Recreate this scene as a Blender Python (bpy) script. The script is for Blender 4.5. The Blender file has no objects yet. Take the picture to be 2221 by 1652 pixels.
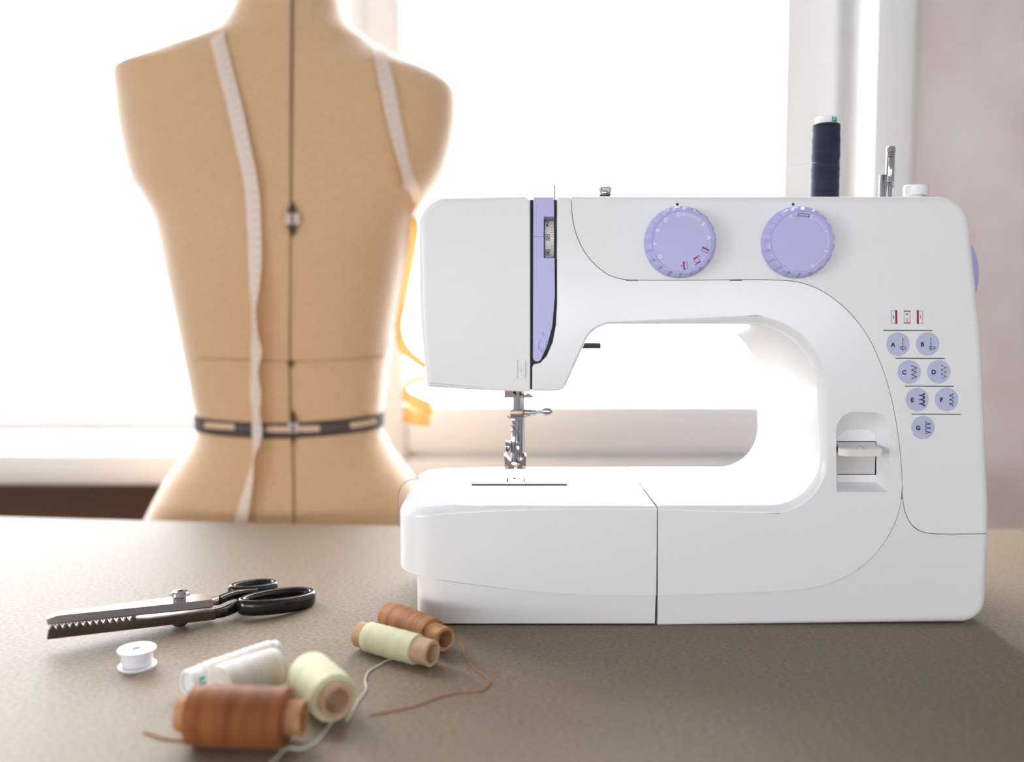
import bpy, bmesh, math, random
from mathutils import Vector, Matrix
random.seed(7)
scene = bpy.context.scene
COL = scene.collection
PI = math.pi

# ------------------------------------------------------------------ camera, sky, exposure
TABLE_Z = 0.75
EYE = Vector((0.0, 0.0, TABLE_Z + 0.2155))
FPX = 1905.0                      # focal length in pixels of the 2221 x 1652 frame
PITCH = math.radians(4.1)
cam_d = bpy.data.cameras.new('camera')
cam_d.sensor_width = 36.0
cam_d.lens = FPX / 2221.0 * 36.0
cam_d.clip_start = 0.02
cam_d.dof.use_dof = True
cam_d.dof.focus_distance = 0.625
cam_d.dof.aperture_fstop = 2.8
cam = bpy.data.objects.new('camera', cam_d)
COL.objects.link(cam)
cam.location = EYE
cam.rotation_euler = (PI / 2 - PITCH, 0, 0)
scene.camera = cam

SKY = 13.0
world = bpy.data.worlds.new('overcast_sky')
scene.world = world
world.use_nodes = True
wb = world.node_tree.nodes['Background']
wb.inputs[0].default_value = (0.935, 0.97, 1.0, 1)
wb.inputs[1].default_value = SKY
scene.view_settings.view_transform = 'Standard'
scene.view_settings.look = 'None'
scene.view_settings.exposure = 0.0
scene.view_settings.gamma = 1.0
scene.view_settings.use_curve_mapping = False


def portal(name, loc, rot, sx, sy):
    l = bpy.data.lights.new(name, 'AREA')
    l.shape = 'RECTANGLE'
    l.size, l.size_y = sx, sy
    l.cycles.is_portal = True
    o = bpy.data.objects.new(name, l)
    COL.objects.link(o)
    o.location = loc
    o.rotation_euler = rot
    return o


YF = 1.57        # front plane of the window frames
YW = 1.498       # inner face of the window wall
portal('daylight_front', (-0.45, YF + 0.12, 1.62), (-PI / 2, 0, 0), 2.9, 2.0)
portal('fill_portal_side', (-2.03, -1.25, 1.075), (0, -PI / 2, 0), 0.9, 1.95)  # sky light through the added side window
portal('fill_portal_back', (-0.15, -2.43, 0.99), (PI / 2, 0, 0), 3.25, 0.46)  # sky light through the added window behind the viewer

# ------------------------------------------------------------------ pixel rays
FWD = Vector((0, math.cos(PITCH), -math.sin(PITCH)))
UPV = Vector((0, math.sin(PITCH), math.cos(PITCH)))


def ray(px, py):
    return FWD + Vector((1, 0, 0)) * ((px - 1110.5) / FPX) + UPV * ((826.0 - py) / FPX)


def onY(px, py, Y):
    r = ray(px, py)
    return EYE + r * (Y / r.y)


def onZ(px, py, z):
    r = ray(px, py)
    return EYE + r * ((z - EYE.z) / r.z)


# ------------------------------------------------------------------ materials
def srgb(r, g, b):
    f = lambda c: (c / 255 / 12.92) if c / 255 <= 0.04045 else ((c / 255 + 0.055) / 1.055) ** 2.4
    return (f(r), f(g), f(b), 1)


def mat(name, col, rough=0.5, metal=0.0, spec=0.5, **kw):
    m = bpy.data.materials.new(name)
    m.use_nodes = True
    b = m.node_tree.nodes['Principled BSDF']
    b.inputs['Base Color'].default_value = col
    b.inputs['Roughness'].default_value = rough
    b.inputs['Metallic'].default_value = metal
    b.inputs['Specular IOR Level'].default_value = spec
    for k, v in kw.items():
        b.inputs[k.replace('_', ' ')].default_value = v
    return m


def nodes(m):
    t = m.node_tree
    return t, t.nodes['Principled BSDF'], lambda ty, **kw: mk(t, ty, **kw)


def mk(t, ty, **kw):
    n = t.nodes.new(ty)
    for k, v in kw.items():
        setattr(n, k, v)
    return n


def noise_color(m, c1, c2, scale, detail=4, lo=0.35, hi=0.65, bump=0.0, bump_scale=None, coord='Object', stretch=(1, 1, 1), dist=0.001):
    t, b, N = nodes(m)
    tc = N('ShaderNodeTexCoord')
    mp = N('ShaderNodeMapping')
    mp.inputs['Scale'].default_value = stretch
    t.links.new(tc.outputs[coord], mp.inputs[0])
    nz = N('ShaderNodeTexNoise')
    nz.inputs['Scale'].default_value = scale
    nz.inputs['Detail'].default_value = detail
    t.links.new(mp.outputs[0], nz.inputs['Vector'])
    rp = N('ShaderNodeValToRGB')
    rp.color_ramp.elements[0].position = lo
    rp.color_ramp.elements[1].position = hi
    rp.color_ramp.elements[0].color = c1
    rp.color_ramp.elements[1].color = c2
    t.links.new(nz.outputs['Fac'], rp.inputs[0])
    t.links.new(rp.outputs[0], b.inputs['Base Color'])
    if bump:
        n2 = N('ShaderNodeTexNoise')
        n2.inputs['Scale'].default_value = bump_scale or scale
        n2.inputs['Detail'].default_value = 3
        t.links.new(mp.outputs[0], n2.inputs['Vector'])
        bp = N('ShaderNodeBump')
        bp.inputs['Strength'].default_value = bump
        bp.inputs['Distance'].default_value = dist
        t.links.new(n2.outputs['Fac'], bp.inputs['Height'])
        t.links.new(bp.outputs[0], b.inputs['Normal'])
    return m


M = {}
M['white'] = mat('white_plastic', (0.88, 0.88, 0.89, 1), 0.2, spec=0.5)
M['white_satin'] = mat('white_satin_plastic', (0.87, 0.86, 0.865, 1), 0.3, spec=0.45)
M['lever'] = mat('lever_plastic', (0.80, 0.775, 0.75, 1), 0.2)
M['lavender'] = mat('lavender_plastic', srgb(186, 186, 236), 0.3)
M['lavender_lit'] = mat('lit_lavender_emboss', srgb(206, 206, 246), 0.25)  # same plastic as the strip, light on the raised marks put into colour
M['lavender_dark'] = mat('lavender_groove', srgb(140, 138, 200), 0.4)
M['core'] = mat('dark_inner_frame', (0.025, 0.02, 0.026, 1), 0.45)
M['seam'] = mat('seam_shadow_gap', (0.06, 0.055, 0.06, 1), 0.6)
M['chrome'] = mat('chrome', (0.42, 0.42, 0.45, 1), 0.08, 1.0)
M['steel'] = mat('brushed_steel', (0.50, 0.43, 0.405, 1), 0.28, 1.0)
M['steel_dark_reflect'] = mat('dark_reflection_steel', (0.15, 0.12, 0.105, 1), 0.3, 1.0)  # dark reflection of the table on the lower blade is put into this colour
M['bronze'] = mat('needle_clamp_metal', (0.34, 0.25, 0.21, 1), 0.3, 1.0)
M['black'] = mat('black_enamel', (0.012, 0.010, 0.010, 1), 0.14)
M['rubber'] = mat('dark_rubber', (0.02, 0.022, 0.024, 1), 0.5)
M['ink_navy'] = mat('navy_print', srgb(35, 40, 70), 0.5)
M['ink_magenta'] = mat('magenta_print', srgb(150, 10, 85), 0.5)
M['ink_white'] = mat('white_print', (0.85, 0.85, 0.88, 1), 0.5)
M['ink_plum'] = mat('plum_print', srgb(120, 25, 95), 0.5)
M['ink_lav'] = mat('pale_lavender_print', srgb(190, 196, 226), 0.45)
M['ink_grey'] = mat('grey_print', srgb(120, 110, 108), 0.6)
M['ivory'] = mat('ivory_plastic', (0.83, 0.80, 0.74, 1), 0.3)
M['gap'] = mat('black_slot', (0.008, 0.008, 0.02, 1), 1.0, spec=0.0)
M['slot_grey'] = mat('grey_slot_plate', (0.62, 0.60, 0.60, 1), 0.3)
M['gap_grey'] = mat('grey_gap', (0.10, 0.11, 0.13, 1), 1.0, spec=0.0)

# cloth on the table
M['cloth'] = mat('felt_cloth', (0.13, 0.09, 0.055, 1), 0.6, spec=0.55)
noise_color(M['cloth'], (0.125, 0.076, 0.034, 1), (0.275, 0.188, 0.110, 1), 520, 4, 0.28, 0.72, bump=0.6, bump_scale=900, dist=0.0007, stretch=(0.6, 1, 1))
M['cloth'].node_tree.nodes['Principled BSDF'].inputs['Sheen Weight'].default_value = 0.12
M['cloth'].node_tree.nodes['Principled BSDF'].inputs['Sheen Roughness'].default_value = 0.5
M['wood'] = noise_color(mat('table_wood', (0.3, 0.18, 0.09, 1), 0.5), (0.22, 0.12, 0.06, 1), (0.36, 0.22, 0.11, 1), 12, stretch=(1, 8, 8))

# dress form linen
M['linen'] = mat('linen', srgb(206, 160, 108), 0.75, spec=0.25)
noise_color(M['linen'], (0.60, 0.375, 0.195, 1), (0.67, 0.43, 0.23, 1), 260, 3, 0.3, 0.7, bump=0.25, bump_scale=900, dist=0.0004)
M['linen'].node_tree.nodes['Principled BSDF'].inputs['Sheen Weight'].default_value = 1.0
M['linen'].node_tree.nodes['Principled BSDF'].inputs['Sheen Roughness'].default_value = 0.5
M['seam_thread'] = mat('seam_brown', srgb(132, 98, 66), 0.8)
M['seam_light'] = mat('seam_fold', srgb(172, 124, 84), 0.8)
M['tape_black'] = mat('black_waist_tape', srgb(72, 55, 52), 0.7)
M['tape_beige'] = mat('beige_label', srgb(215, 180, 150), 0.7)
M['marker'] = mat('dark_marker', srgb(70, 48, 30), 0.7)
M['marker_pale'] = mat('pale_marker', srgb(205, 180, 175), 0.5)


def thread_mat(name, c1, c2, rough=0.6, sheen=0.3):
    m = mat(name, c1, rough, spec=0.25)
    t, b, N = nodes(m)
    tc = N('ShaderNodeTexCoord')
    wv = N('ShaderNodeTexWave', wave_type='BANDS', bands_direction='X')
    wv.inputs['Scale'].default_value = 480
    wv.inputs['Distortion'].default_value = 2.5
    wv.inputs['Detail'].default_value = 2
    wv.inputs['Detail Scale'].default_value = 0.6
    t.links.new(tc.outputs['Object'], wv.inputs['Vector'])
    nz = N('ShaderNodeTexNoise')
    nz.inputs['Scale'].default_value = 160
    mp = N('ShaderNodeMapping')
    mp.inputs['Scale'].default_value = (1, 0.12, 0.12)
    t.links.new(tc.outputs['Object'], mp.inputs[0])
    t.links.new(mp.outputs[0], nz.inputs['Vector'])
    rp = N('ShaderNodeValToRGB')
    rp.color_ramp.elements[0].position = 0.35
    rp.color_ramp.elements[1].position = 0.65
    rp.color_ramp.elements[0].color = c1
    rp.color_ramp.elements[1].color = c2
    t.links.new(nz.outputs['Fac'], rp.inputs[0])
    t.links.new(rp.outputs[0], b.inputs['Base Color'])
    bp = N('ShaderNodeBump')
    bp.inputs['Strength'].default_value = 0.5
    bp.inputs['Distance'].default_value = 0.0003
    t.links.new(wv.outputs['Fac'], bp.inputs['Height'])
    t.links.new(bp.outputs[0], b.inputs['Normal'])
    b.inputs['Sheen Weight'].default_value = sheen
    return m


M['t_brown'] = thread_mat('rust_brown_thread', (0.20, 0.055, 0.012, 1), (0.32, 0.10, 0.022, 1), sheen=0.1)
M['t_rust'] = thread_mat('light_rust_thread', (0.36, 0.13, 0.034, 1), (0.52, 0.215, 0.065, 1), sheen=0.15)
M['t_yellow'] = thread_mat('pale_yellow_thread', (0.78, 0.77, 0.47, 1), (0.86, 0.85, 0.56, 1))
M['t_white'] = thread_mat('white_thread', (0.78, 0.73, 0.68, 1), (0.87, 0.83, 0.78, 1))
M['t_cream'] = thread_mat('cream_thread', (0.76, 0.69, 0.58, 1), (0.85, 0.80, 0.71, 1))
M['t_navy'] = thread_mat('navy_thread', (0.012, 0.015, 0.035, 1), (0.020, 0.025, 0.055, 1), sheen=0.12)
M['t_bobbin'] = thread_mat('bobbin_thread', (0.82, 0.80, 0.84, 1), (0.9, 0.88, 0.92, 1))
M['card'] = noise_color(mat('cardboard', (0.55, 0.36, 0.22, 1), 0.7, spec=0.2), (0.56, 0.36, 0.21, 1), (0.66, 0.45, 0.29, 1), 180)
M['card_brown'] = noise_color(mat('stained_cardboard', (0.5, 0.25, 0.1, 1), 0.7, spec=0.2), (0.46, 0.21, 0.085, 1), (0.6, 0.32, 0.16, 1), 160)
M['core_white'] = mat('white_spool_plastic', (0.84, 0.84, 0.85, 1), 0.25)
M['clear'] = mat('translucent_spool_plastic', (0.84, 0.85, 0.84, 1), 0.2)
M['green'] = mat('green_print', srgb(30, 165, 120), 0.5)
M['t_loose_pale'] = mat('loose_pale_thread', (0.74, 0.74, 0.6, 1), 0.8)
M['t_loose_brown'] = mat('loose_brown_thread', (0.45, 0.22, 0.10, 1), 0.8)
M['t_loose_grey'] = mat('loose_grey_thread', (0.22, 0.22, 0.26, 1), 0.8)

# measuring tape: cream side with ticks, orange side
m = M['tape'] = mat('measuring_tape', (0.8, 0.7, 0.6, 1), 0.5, spec=0.3)
t, b, N = nodes(m)
uv = N('ShaderNodeUVMap')
sep = N('ShaderNodeSeparateXYZ')
t.links.new(uv.outputs[0], sep.inputs[0])
fr = N('ShaderNodeMath', operation='FRACT')
t.links.new(sep.outputs['X'], fr.inputs[0])
lt = N('ShaderNodeMath', operation='LESS_THAN')
lt.inputs[1].default_value = 0.14
t.links.new(fr.outputs[0], lt.inputs[0])
gt = N('ShaderNodeMath', operation='GREATER_THAN')
gt.inputs[1].default_value = 0.45
t.links.new(sep.outputs['Y'], gt.inputs[0])
tick = N('ShaderNodeMath', operation='MULTIPLY')
t.links.new(lt.outputs[0], tick.inputs[0])
t.links.new(gt.outputs[0], tick.inputs[1])
geo = N('ShaderNodeNewGeometry')
side = N('ShaderNodeMixRGB')
side.inputs[1].default_value = (0.90, 0.82, 0.74, 1)
side.inputs[2].default_value = (0.85, 0.48, 0.13, 1)
t.links.new(geo.outputs['Backfacing'], side.inputs[0])
tk = N('ShaderNodeMixRGB')
tk.inputs[2].default_value = (0.72, 0.62, 0.54, 1)
t.links.new(tick.outputs[0], tk.inputs[0])
t.links.new(side.outputs[0], tk.inputs[1])
t.links.new(tk.outputs[0], b.inputs['Base Color'])
tr = N('ShaderNodeBsdfTranslucent')
tr.inputs[0].default_value = (0.85, 0.50, 0.16, 1)
mx = N('ShaderNodeMixShader')
mx.inputs[0].default_value = 0.28
out = t.nodes['Material Output']
t.links.new(b.outputs[0], mx.inputs[1])
t.links.new(tr.outputs[0], mx.inputs[2])
t.links.new(mx.outputs[0], out.inputs['Surface'])

# room
M['pink_wall'] = noise_color(mat('pink_plaster', (0.62, 0.5, 0.47, 1), 0.85, spec=0.2), (0.74, 0.61, 0.58, 1), (0.86, 0.78, 0.76, 1), 5.5, 5, 0.32, 0.68, bump=0.15, bump_scale=60)
M['room_wall'] = mat('white_room_wall', (0.46, 0.455, 0.455, 1), 0.9, spec=0.2)
M['ceiling'] = mat('white_ceiling', (0.25, 0.25, 0.255, 1), 0.9, spec=0.2)
M['floor'] = noise_color(mat('wooden_floor', (0.3, 0.18, 0.1, 1), 0.4), (0.24, 0.19, 0.15, 1), (0.34, 0.28, 0.23, 1), 5, stretch=(1, 9, 1))
M['frame'] = mat('white_window_frame', (0.88, 0.88, 0.89, 1), 0.35)
M['sill'] = mat('white_sill', (0.82, 0.80, 0.78, 1), 0.35)
M['sill_shade_brown'] = mat('shaded_brown_wall', (0.14, 0.068, 0.034, 1), 0.6)  # brown of the wall with the shade under the sill mixed in
m = M['glass'] = bpy.data.materials.new('window_glass')
m.use_nodes = True
t = m.node_tree
t.nodes.remove(t.nodes['Principled BSDF'])
tp = mk(t, 'ShaderNodeBsdfTransparent')
gl = mk(t, 'ShaderNodeBsdfGlossy')
gl.inputs['Roughness'].default_value = 0.0
lw = mk(t, 'ShaderNodeLayerWeight')
pw = mk(t, 'ShaderNodeMath', operation='POWER')
pw.inputs[1].default_value = 5.0
t.links.new(lw.outputs['Facing'], pw.inputs[0])
fz = mk(t, 'ShaderNodeMath', operation='MULTIPLY_ADD')
fz.inputs[1].default_value = 0.5
fz.inputs[2].default_value = 0.04
t.links.new(pw.outputs[0], fz.inputs[0])
mx = mk(t, 'ShaderNodeMixShader')
t.links.new(fz.outputs[0], mx.inputs[0])
t.links.new(tp.outputs[0], mx.inputs[1])
t.links.new(gl.outputs[0], mx.inputs[2])
t.links.new(mx.outputs[0], t.nodes['Material Output'].inputs['Surface'])


# ------------------------------------------------------------------ object helpers
def link(name, me, mats, parent=None):
    o = bpy.data.objects.new(name, me)
    COL.objects.link(o)
    if not isinstance(mats, (list, tuple)):
        mats = [mats]
    for mm in mats:
        me.materials.append(mm)
    if parent is not None:
        o.parent = parent
        o.matrix_parent_inverse = Matrix.Translation(-world_loc(parent))
    return o


def world_loc(o):
    v = Vector((0, 0, 0))
    while o is not None:
        v += o.location
        if o.parent is not None:
            v += o.matrix_parent_inverse.translation
        o = o.parent
    return v


def smooth(me, ang=30):
    for p in me.polygons:
        p.use_smooth = True
    me.set_sharp_from_angle(angle=math.radians(ang))


def wn(o):
    md = o.modifiers.new('weighted_normal', 'WEIGHTED_NORMAL')
    md.keep_sharp = True
    return o


def bm_mesh(bm, name, sm=30, recalc=True):
    if recalc:
        bmesh.ops.recalc_face_normals(bm, faces=bm.faces[:])
    me = bpy.data.meshes.new(name)
    bm.to_mesh(me)
    bm.free()
    if sm:
        smooth(me, sm)
    return me


def obj(name, bm, mats, parent=None, sm=30, recalc=True):
    return link(name, bm_mesh(bm, name, sm, recalc), mats, parent)


def thing(name, loc, label, cat, group=None):
    o = bpy.data.objects.new(name, None)
    COL.objects.link(o)
    o.location = loc
    o.empty_display_size = 0.05
    o['label'] = label
    o['category'] = cat
    if group:
        o['group'] = group
    return o


def structure(o):
    o['kind'] = 'structure'
    return o


def add_box(bm, lo, hi, bev=0.0, seg=2, mi=0):
    r = bmesh.ops.create_cube(bm, size=1.0)
    vs = r['verts']
    for v in vs:
        v.co = Vector([lo[i] + (v.co[i] + 0.5) * (hi[i] - lo[i]) for i in range(3)])
    fs = set(f for v in vs for f in v.link_faces)
    if bev:
        es = list(set(e for v in vs for e in v.link_edges))
        rr = bmesh.ops.bevel(bm, geom=es, offset=bev, segments=seg, profile=0.5, affect='EDGES')
        fs = set(rr['faces']) | set(f for f in bm.faces if f in fs)
    for f in fs:
        if f.is_valid:
            f.material_index = mi


def basis(axis):
    a = Vector(axis).normalized()
    h = Vector((0, 0, 1)) if abs(a.z) < 0.9 else Vector((0, 1, 0))
    u = a.cross(h).normalized()
    v = a.cross(u).normalized()
    return a, u, v


def add_lathe(bm, base, axis, prof, n=32, mi=0, closed=False, wob=0.0):
    """prof: list of (distance along axis, radius)."""
    a, u, v = basis(axis)
    base = Vector(base)
    rings = []
    for (d, r) in prof:
        if r <= 1e-7:
            rings.append([bm.verts.new(base + a * d)])
        else:
            rings.append([bm.verts.new(base + a * d + (u * math.cos(2 * PI * k / n) + v * math.sin(2 * PI * k / n)) * r * (1 + wob * random.uniform(-1, 1))) for k in range(n)])
    pairs = list(zip(rings[:-1], rings[1:]))
    if closed:
        pairs.append((rings[-1], rings[0]))
    for A, B in pairs:
        for k in range(n):
            k2 = (k + 1) % n
            if len(A) == 1 and len(B) == 1:
                continue
            if len(A) == 1:
                f = bm.faces.new((A[0], B[k], B[k2]))
            elif len(B) == 1:
                f = bm.faces.new((A[k], B[0], A[k2]))
            else:
                f = bm.faces.new((A[k], B[k], B[k2], A[k2]))
            f.material_index = mi


def add_cyl(bm, p, q, r, n=24, mi=0, bev=0.0):
    p, q = Vector(p), Vector(q)
    L = (q - p).length
    if bev:
        prof = [(0, 0), (0, r - bev), (bev * 0.3, r - bev * 0.3), (bev, r), (L - bev, r), (L - bev * 0.3, r - bev * 0.3), (L, r - bev), (L, 0)]
    else:
        prof = [(0, 0), (0, r), (L, r), (L, 0)]
    add_lathe(bm, p, q - p, prof, n, mi)


def catmull(pts, n=8, closed=False):
    pts = [Vector(p) for p in pts]
    out = []
    N_ = len(pts)
    rng = range(N_ if closed else N_ - 1)
    for i in rng:
        if closed:
            p0, p1, p2, p3 = pts[i - 1], pts[i], pts[(i + 1) % N_], pts[(i + 2) % N_]
        else:
            p0 = pts[i - 1] if i > 0 else pts[0] * 2 - pts[1]
            p1, p2 = pts[i], pts[i + 1]
            p3 = pts[i + 2] if i + 2 < N_ else pts[-1] * 2 - pts[-2]
        d1 = max((p1 - p0).length, 1e-9) ** 0.5
        d2 = max((p2 - p1).length, 1e-9) ** 0.5
        d3 = max((p3 - p2).length, 1e-9) ** 0.5
        m1 = (p2 - p1) + ((p1 - p0) / d1 - (p2 - p0) / (d1 + d2)) * d2
        m2 = (p2 - p1) + ((p3 - p2) / d3 - (p3 - p1) / (d2 + d3)) * d2
        for k in range(n):
            s = k / n
            s2, s3 = s * s, s * s * s
            out.append(p1 * (2 * s3 - 3 * s2 + 1) + m1 * (s3 - 2 * s2 + s) + p2 * (-2 * s3 + 3 * s2) + m2 * (s3 - s2))
    if not closed:
        out.append(pts[-1])
    return out


def add_sweep(bm, path, hw, hh, up=(0, 0, 1), n=12, closed=False, mi=0, ex=2.0):
    """Tube along path; half width hw (sideways) and half height hh (along up) may be functions of 0..1."""
    path = [Vector(p) for p in path]
    N_ = len(path)
    up = Vector(up)
    rings = []
    fw = hw if callable(hw) else (lambda s: hw)
    fh = hh if callable(hh) else (lambda s: hh)
    for i, p in enumerate(path):
        if closed:
            tg = path[(i + 1) % N_] - path[i - 1]
        else:
            tg = path[min(i + 1, N_ - 1)] - path[max(i - 1, 0)]
        tg.normalize()
        sd = tg.cross(up)
        if sd.length < 1e-4:
            sd = tg.cross(Vector((1, 0, 0)))
        sd.normalize()
        u2 = sd.cross(tg).normalized()
        s = i / max(N_ - 1, 1)
        ring = []
        for k in range(n):
            a = 2 * PI * k / n
            c, sn = math.cos(a), math.sin(a)
            c = math.copysign(abs(c) ** (2 / ex), c)
            sn = math.copysign(abs(sn) ** (2 / ex), sn)
            ring.append(bm.verts.new(p + sd * c * fw(s) + u2 * sn * fh(s)))
        rings.append(ring)
    prs = list(zip(rings[:-1], rings[1:]))
    if closed:
        prs.append((rings[-1], rings[0]))
    for A, B in prs:
        for k in range(n):
            f = bm.faces.new((A[k], A[(k + 1) % n], B[(k + 1) % n], B[k]))
            f.material_index = mi
    if not closed:
        bm.faces.new(rings[0]).material_index = mi
        bm.faces.new(rings[-1][::-1]).material_index = mi


def rpoly(pts, seg=10):
    """Polygon with rounded corners: pts = (x, y, radius[, weight]) -> list of (x, y, weight)."""
    out = []
    n = len(pts)
    P = [(p[0], p[1], p[2] if len(p) > 2 else 0, p[3] if len(p) > 3 else 1.0) for p in pts]
    for i in range(n):
        x, y, r, w = P[i]
        if r <= 0:
            out.append((x, y, w))
            continue
        a = Vector(P[i - 1][:2]) - Vector((x, y))
        c = Vector(P[(i + 1) % n][:2]) - Vector((x, y))
        la, lc = a.length, c.length
        a.normalize()
        c.normalize()
        th = a.angle(c)
        d = min(r / math.tan(th / 2), la * 0.49, lc * 0.49)
        rr = d * math.tan(th / 2)
        bis = (a + c).normalized()
        ctr = Vector((x, y)) + bis * (rr / math.sin(th / 2))
        p0 = Vector((x, y)) + a * d
        p1 = Vector((x, y)) + c * d
        a0 = math.atan2(p0.y - ctr.y, p0.x - ctr.x)
        a1 = math.atan2(p1.y - ctr.y, p1.x - ctr.x)
        da = (a1 - a0 + PI) % (2 * PI) - PI
        for k in range(seg + 1):
            an = a0 + da * k / seg
            out.append((ctr.x + rr * math.cos(an), ctr.y + rr * math.sin(an), w))
    return out


def dense(pts, step):
    """Insert points on long edges (keeps bevel weights changing smoothly)."""
    out = []
    n = len(pts)
    for i in range(n):
        p, q = pts[i], pts[(i + 1) % n]
        out.append(p)
        L = math.hypot(q[0] - p[0], q[1] - p[1])
        k = int(L / step)
        for j in range(1, k):
            s = j / k
            out.append(tuple(p[a] + (q[a] - p[a]) * s for a in range(3)))
    return out


def evaluated(o):
    dg = bpy.context.evaluated_depsgraph_get()
    dg.update()
    return bpy.data.meshes.new_from_object(o.evaluated_get(dg))


def temp(me):
    o = bpy.data.objects.new('temporary', me)
    COL.objects.link(o)
    return o


def drop(o):
    me = o.data
    bpy.data.objects.remove(o)
    if me.users == 0:
        bpy.data.meshes.remove(me)


def boolean(me_a, me_b, op):
    a, b2 = temp(me_a), temp(me_b)
    md = a.modifiers.new('b', 'BOOLEAN')
    md.operation = op
    md.solver = 'EXACT'
    md.object = b2
    r = evaluated(a)
    drop(a)
    drop(b2)
    return r


def extrude_loop(loop0, loop1, weights=None, width=0.0, seg=4):
    """Closed solid between two equal loops of 3D points; the edges of loop0 are bevelled by weight * width."""
    bm = bmesh.new()
    A = [bm.verts.new(p) for p in loop0]
    B = [bm.verts.new(p) for p in loop1]
    n = len(A)
    bm.faces.new(A)
    bm.faces.new(B[::-1])
    for k in range(n):
        bm.faces.new((A[k], B[k], B[(k + 1) % n], A[(k + 1) % n]))
    if weights and width:
        ly = bm.edges.layers.float.new('bevel_weight_edge')
        for k in range(n):
            e = bm.edges.get((A[k], A[(k + 1) % n]))
            e[ly] = min(weights[k], weights[(k + 1) % n])
    bmesh.ops.recalc_face_normals(bm, faces=bm.faces[:])
    me = bpy.data.meshes.new('solid')
    bm.to_mesh(me)
    bm.free()
    if weights and width:
        o = temp(me)
        md = o.modifiers.new('b', 'BEVEL')
        md.width = width
        md.segments = seg
        md.limit_method = 'WEIGHT'
        md.affect = 'EDGES'
        md.use_clamp_overlap = False
        r = evaluated(o)
        drop(o)
        return r
    return me


def front_solid(pts, ymap, y0, y1, width=0.0, seg=4, step=30):
    """Solid seen from the front: outline in pixels at depth ymap, pushed from y0 to y1."""
    if width:
        pts = dense(pts, step)
    W3 = [onY(p[0], p[1], ymap) for p in pts]
    l0 = [Vector((p.x, y0, p.z)) for p in W3]
    l1 = [Vector((p.x, y1, p.z)) for p in W3]
    return extrude_loop(l0, l1, [p[2] for p in pts] if width else None, width, seg)


def region(pts, ymap=0.600, y0=0.5, y1=0.9):
    return front_solid([(p[0], p[1], 0) for p in pts], ymap, y0, y1)


def plan_solid(pts, ztop, zbot, width=0.0, seg=4):
    l0 = [Vector((p[0], p[1], ztop)) for p in pts]
    l1 = [Vector((p[0], p[1], zbot)) for p in pts]
    return extrude_loop(l0, l1, [p[2] for p in pts] if width else None, width, seg)


class Ink:
    """Printed marks: flat shapes laid out in pixels and mapped onto a surface of the thing."""

    def __init__(self, mapper):
        self.bm = bmesh.new()
        self.f = mapper

    def poly(self, pts, mi=0):
        vs = [self.bm.verts.new(self.f(x, y)) for x, y in pts]
        try:
            self.bm.faces.new(vs).material_index = mi
        except ValueError:
            pass

    def line(self, p, q, w, mi=0):
        d = Vector((q[0] - p[0], q[1] - p[1]))
        if d.length < 1e-6:
            return
        d.normalize()
        n = Vector((-d.y, d.x)) * w / 2
        e = d * w * 0.25
        p, q = Vector(p) - e, Vector(q) + e
        self.poly([p + n, q + n, q - n, p - n], mi)

    def path(self, pts, w, mi=0, closed=False):
        pts = list(pts)
        if closed:
            pts = pts + [pts[0]]
        for a, c in zip(pts[:-1], pts[1:]):
            self.line(a, c, w, mi)

    def disc(self, x, y, r, mi=0, n=40):
        self.poly([(x + r * math.cos(2 * PI * k / n), y + r * math.sin(2 * PI * k / n)) for k in range(n)], mi)

    def text(self, s, x, y, h, rot=0.0, mi=0, bold=0.03, sx=1.0):
        cu = bpy.data.curves.new('glyph', 'FONT')
        cu.body = s
        cu.align_x = 'CENTER'
        cu.offset = bold
        cu.resolution_u = 4
        o = bpy.data.objects.new('glyph', cu)
        COL.objects.link(o)
        dg = bpy.context.evaluated_depsgraph_get()
        dg.update()
        me = bpy.data.meshes.new_from_object(o.evaluated_get(dg))
        bpy.data.objects.remove(o)
        bpy.data.curves.remove(cu)
        ys = [v.co.y for v in me.vertices]
        xs = [v.co.x for v in me.vertices]
        y0, y1 = min(ys), max(ys)
        xm = (min(xs) + max(xs)) / 2
        k = h / (y1 - y0)
        c, sn = math.cos(rot), math.sin(rot)
        vs = []
        for v in me.vertices:
            tx = (v.co.x - xm) * k * sx
            ty = -(v.co.y - (y0 + y1) / 2) * k
            vs.append(self.bm.verts.new(self.f(x + tx * c - ty * sn, y + tx * sn + ty * c)))
        for p in me.polygons:
            try:
                self.bm.faces.new([vs[i] for i in p.vertices]).material_index = mi
            except ValueError:
                pass
        bpy.data.meshes.remove(me)

    def build(self, name, mats, parent, thick=0.0, dirn=(0, -1, 0)):
        bm = self.bm
        if thick:
            fs = bm.faces[:]
            r = bmesh.ops.extrude_face_region(bm, geom=fs)
            for v in [g for g in r['geom'] if isinstance(g, bmesh.types.BMVert)]:
                v.co += Vector(dirn) * thick
            bmesh.ops.recalc_face_normals(bm, faces=bm.faces[:])
        me = bpy.data.meshes.new(name)
        bm.to_mesh(me)
        bm.free()
        return link(name, me, mats, parent)


def flatY(Y):
    return lambda x, y: onY(x, y, Y)


# ------------------------------------------------------------------ the room
FLOOR, CEIL = 0.0, 2.65
XL, XR, YB = -2.0, 1.75, -2.4
SILL_TOP = onY(200, 930, YF).z
SILL_FRONT = onZ(200, 985, SILL_TOP).y
WIN_TOP = 2.56
PX = lambda px, Y=YF: onY(px, 826, Y).x
PZ = lambda py, Y=YF: onY(1110, py, Y).z
x_rev = PX(1870, YW)          # right end of the window opening
x_ml, x_mr = PX(757), PX(880)  # mullion
x_left = -1.85


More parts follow.
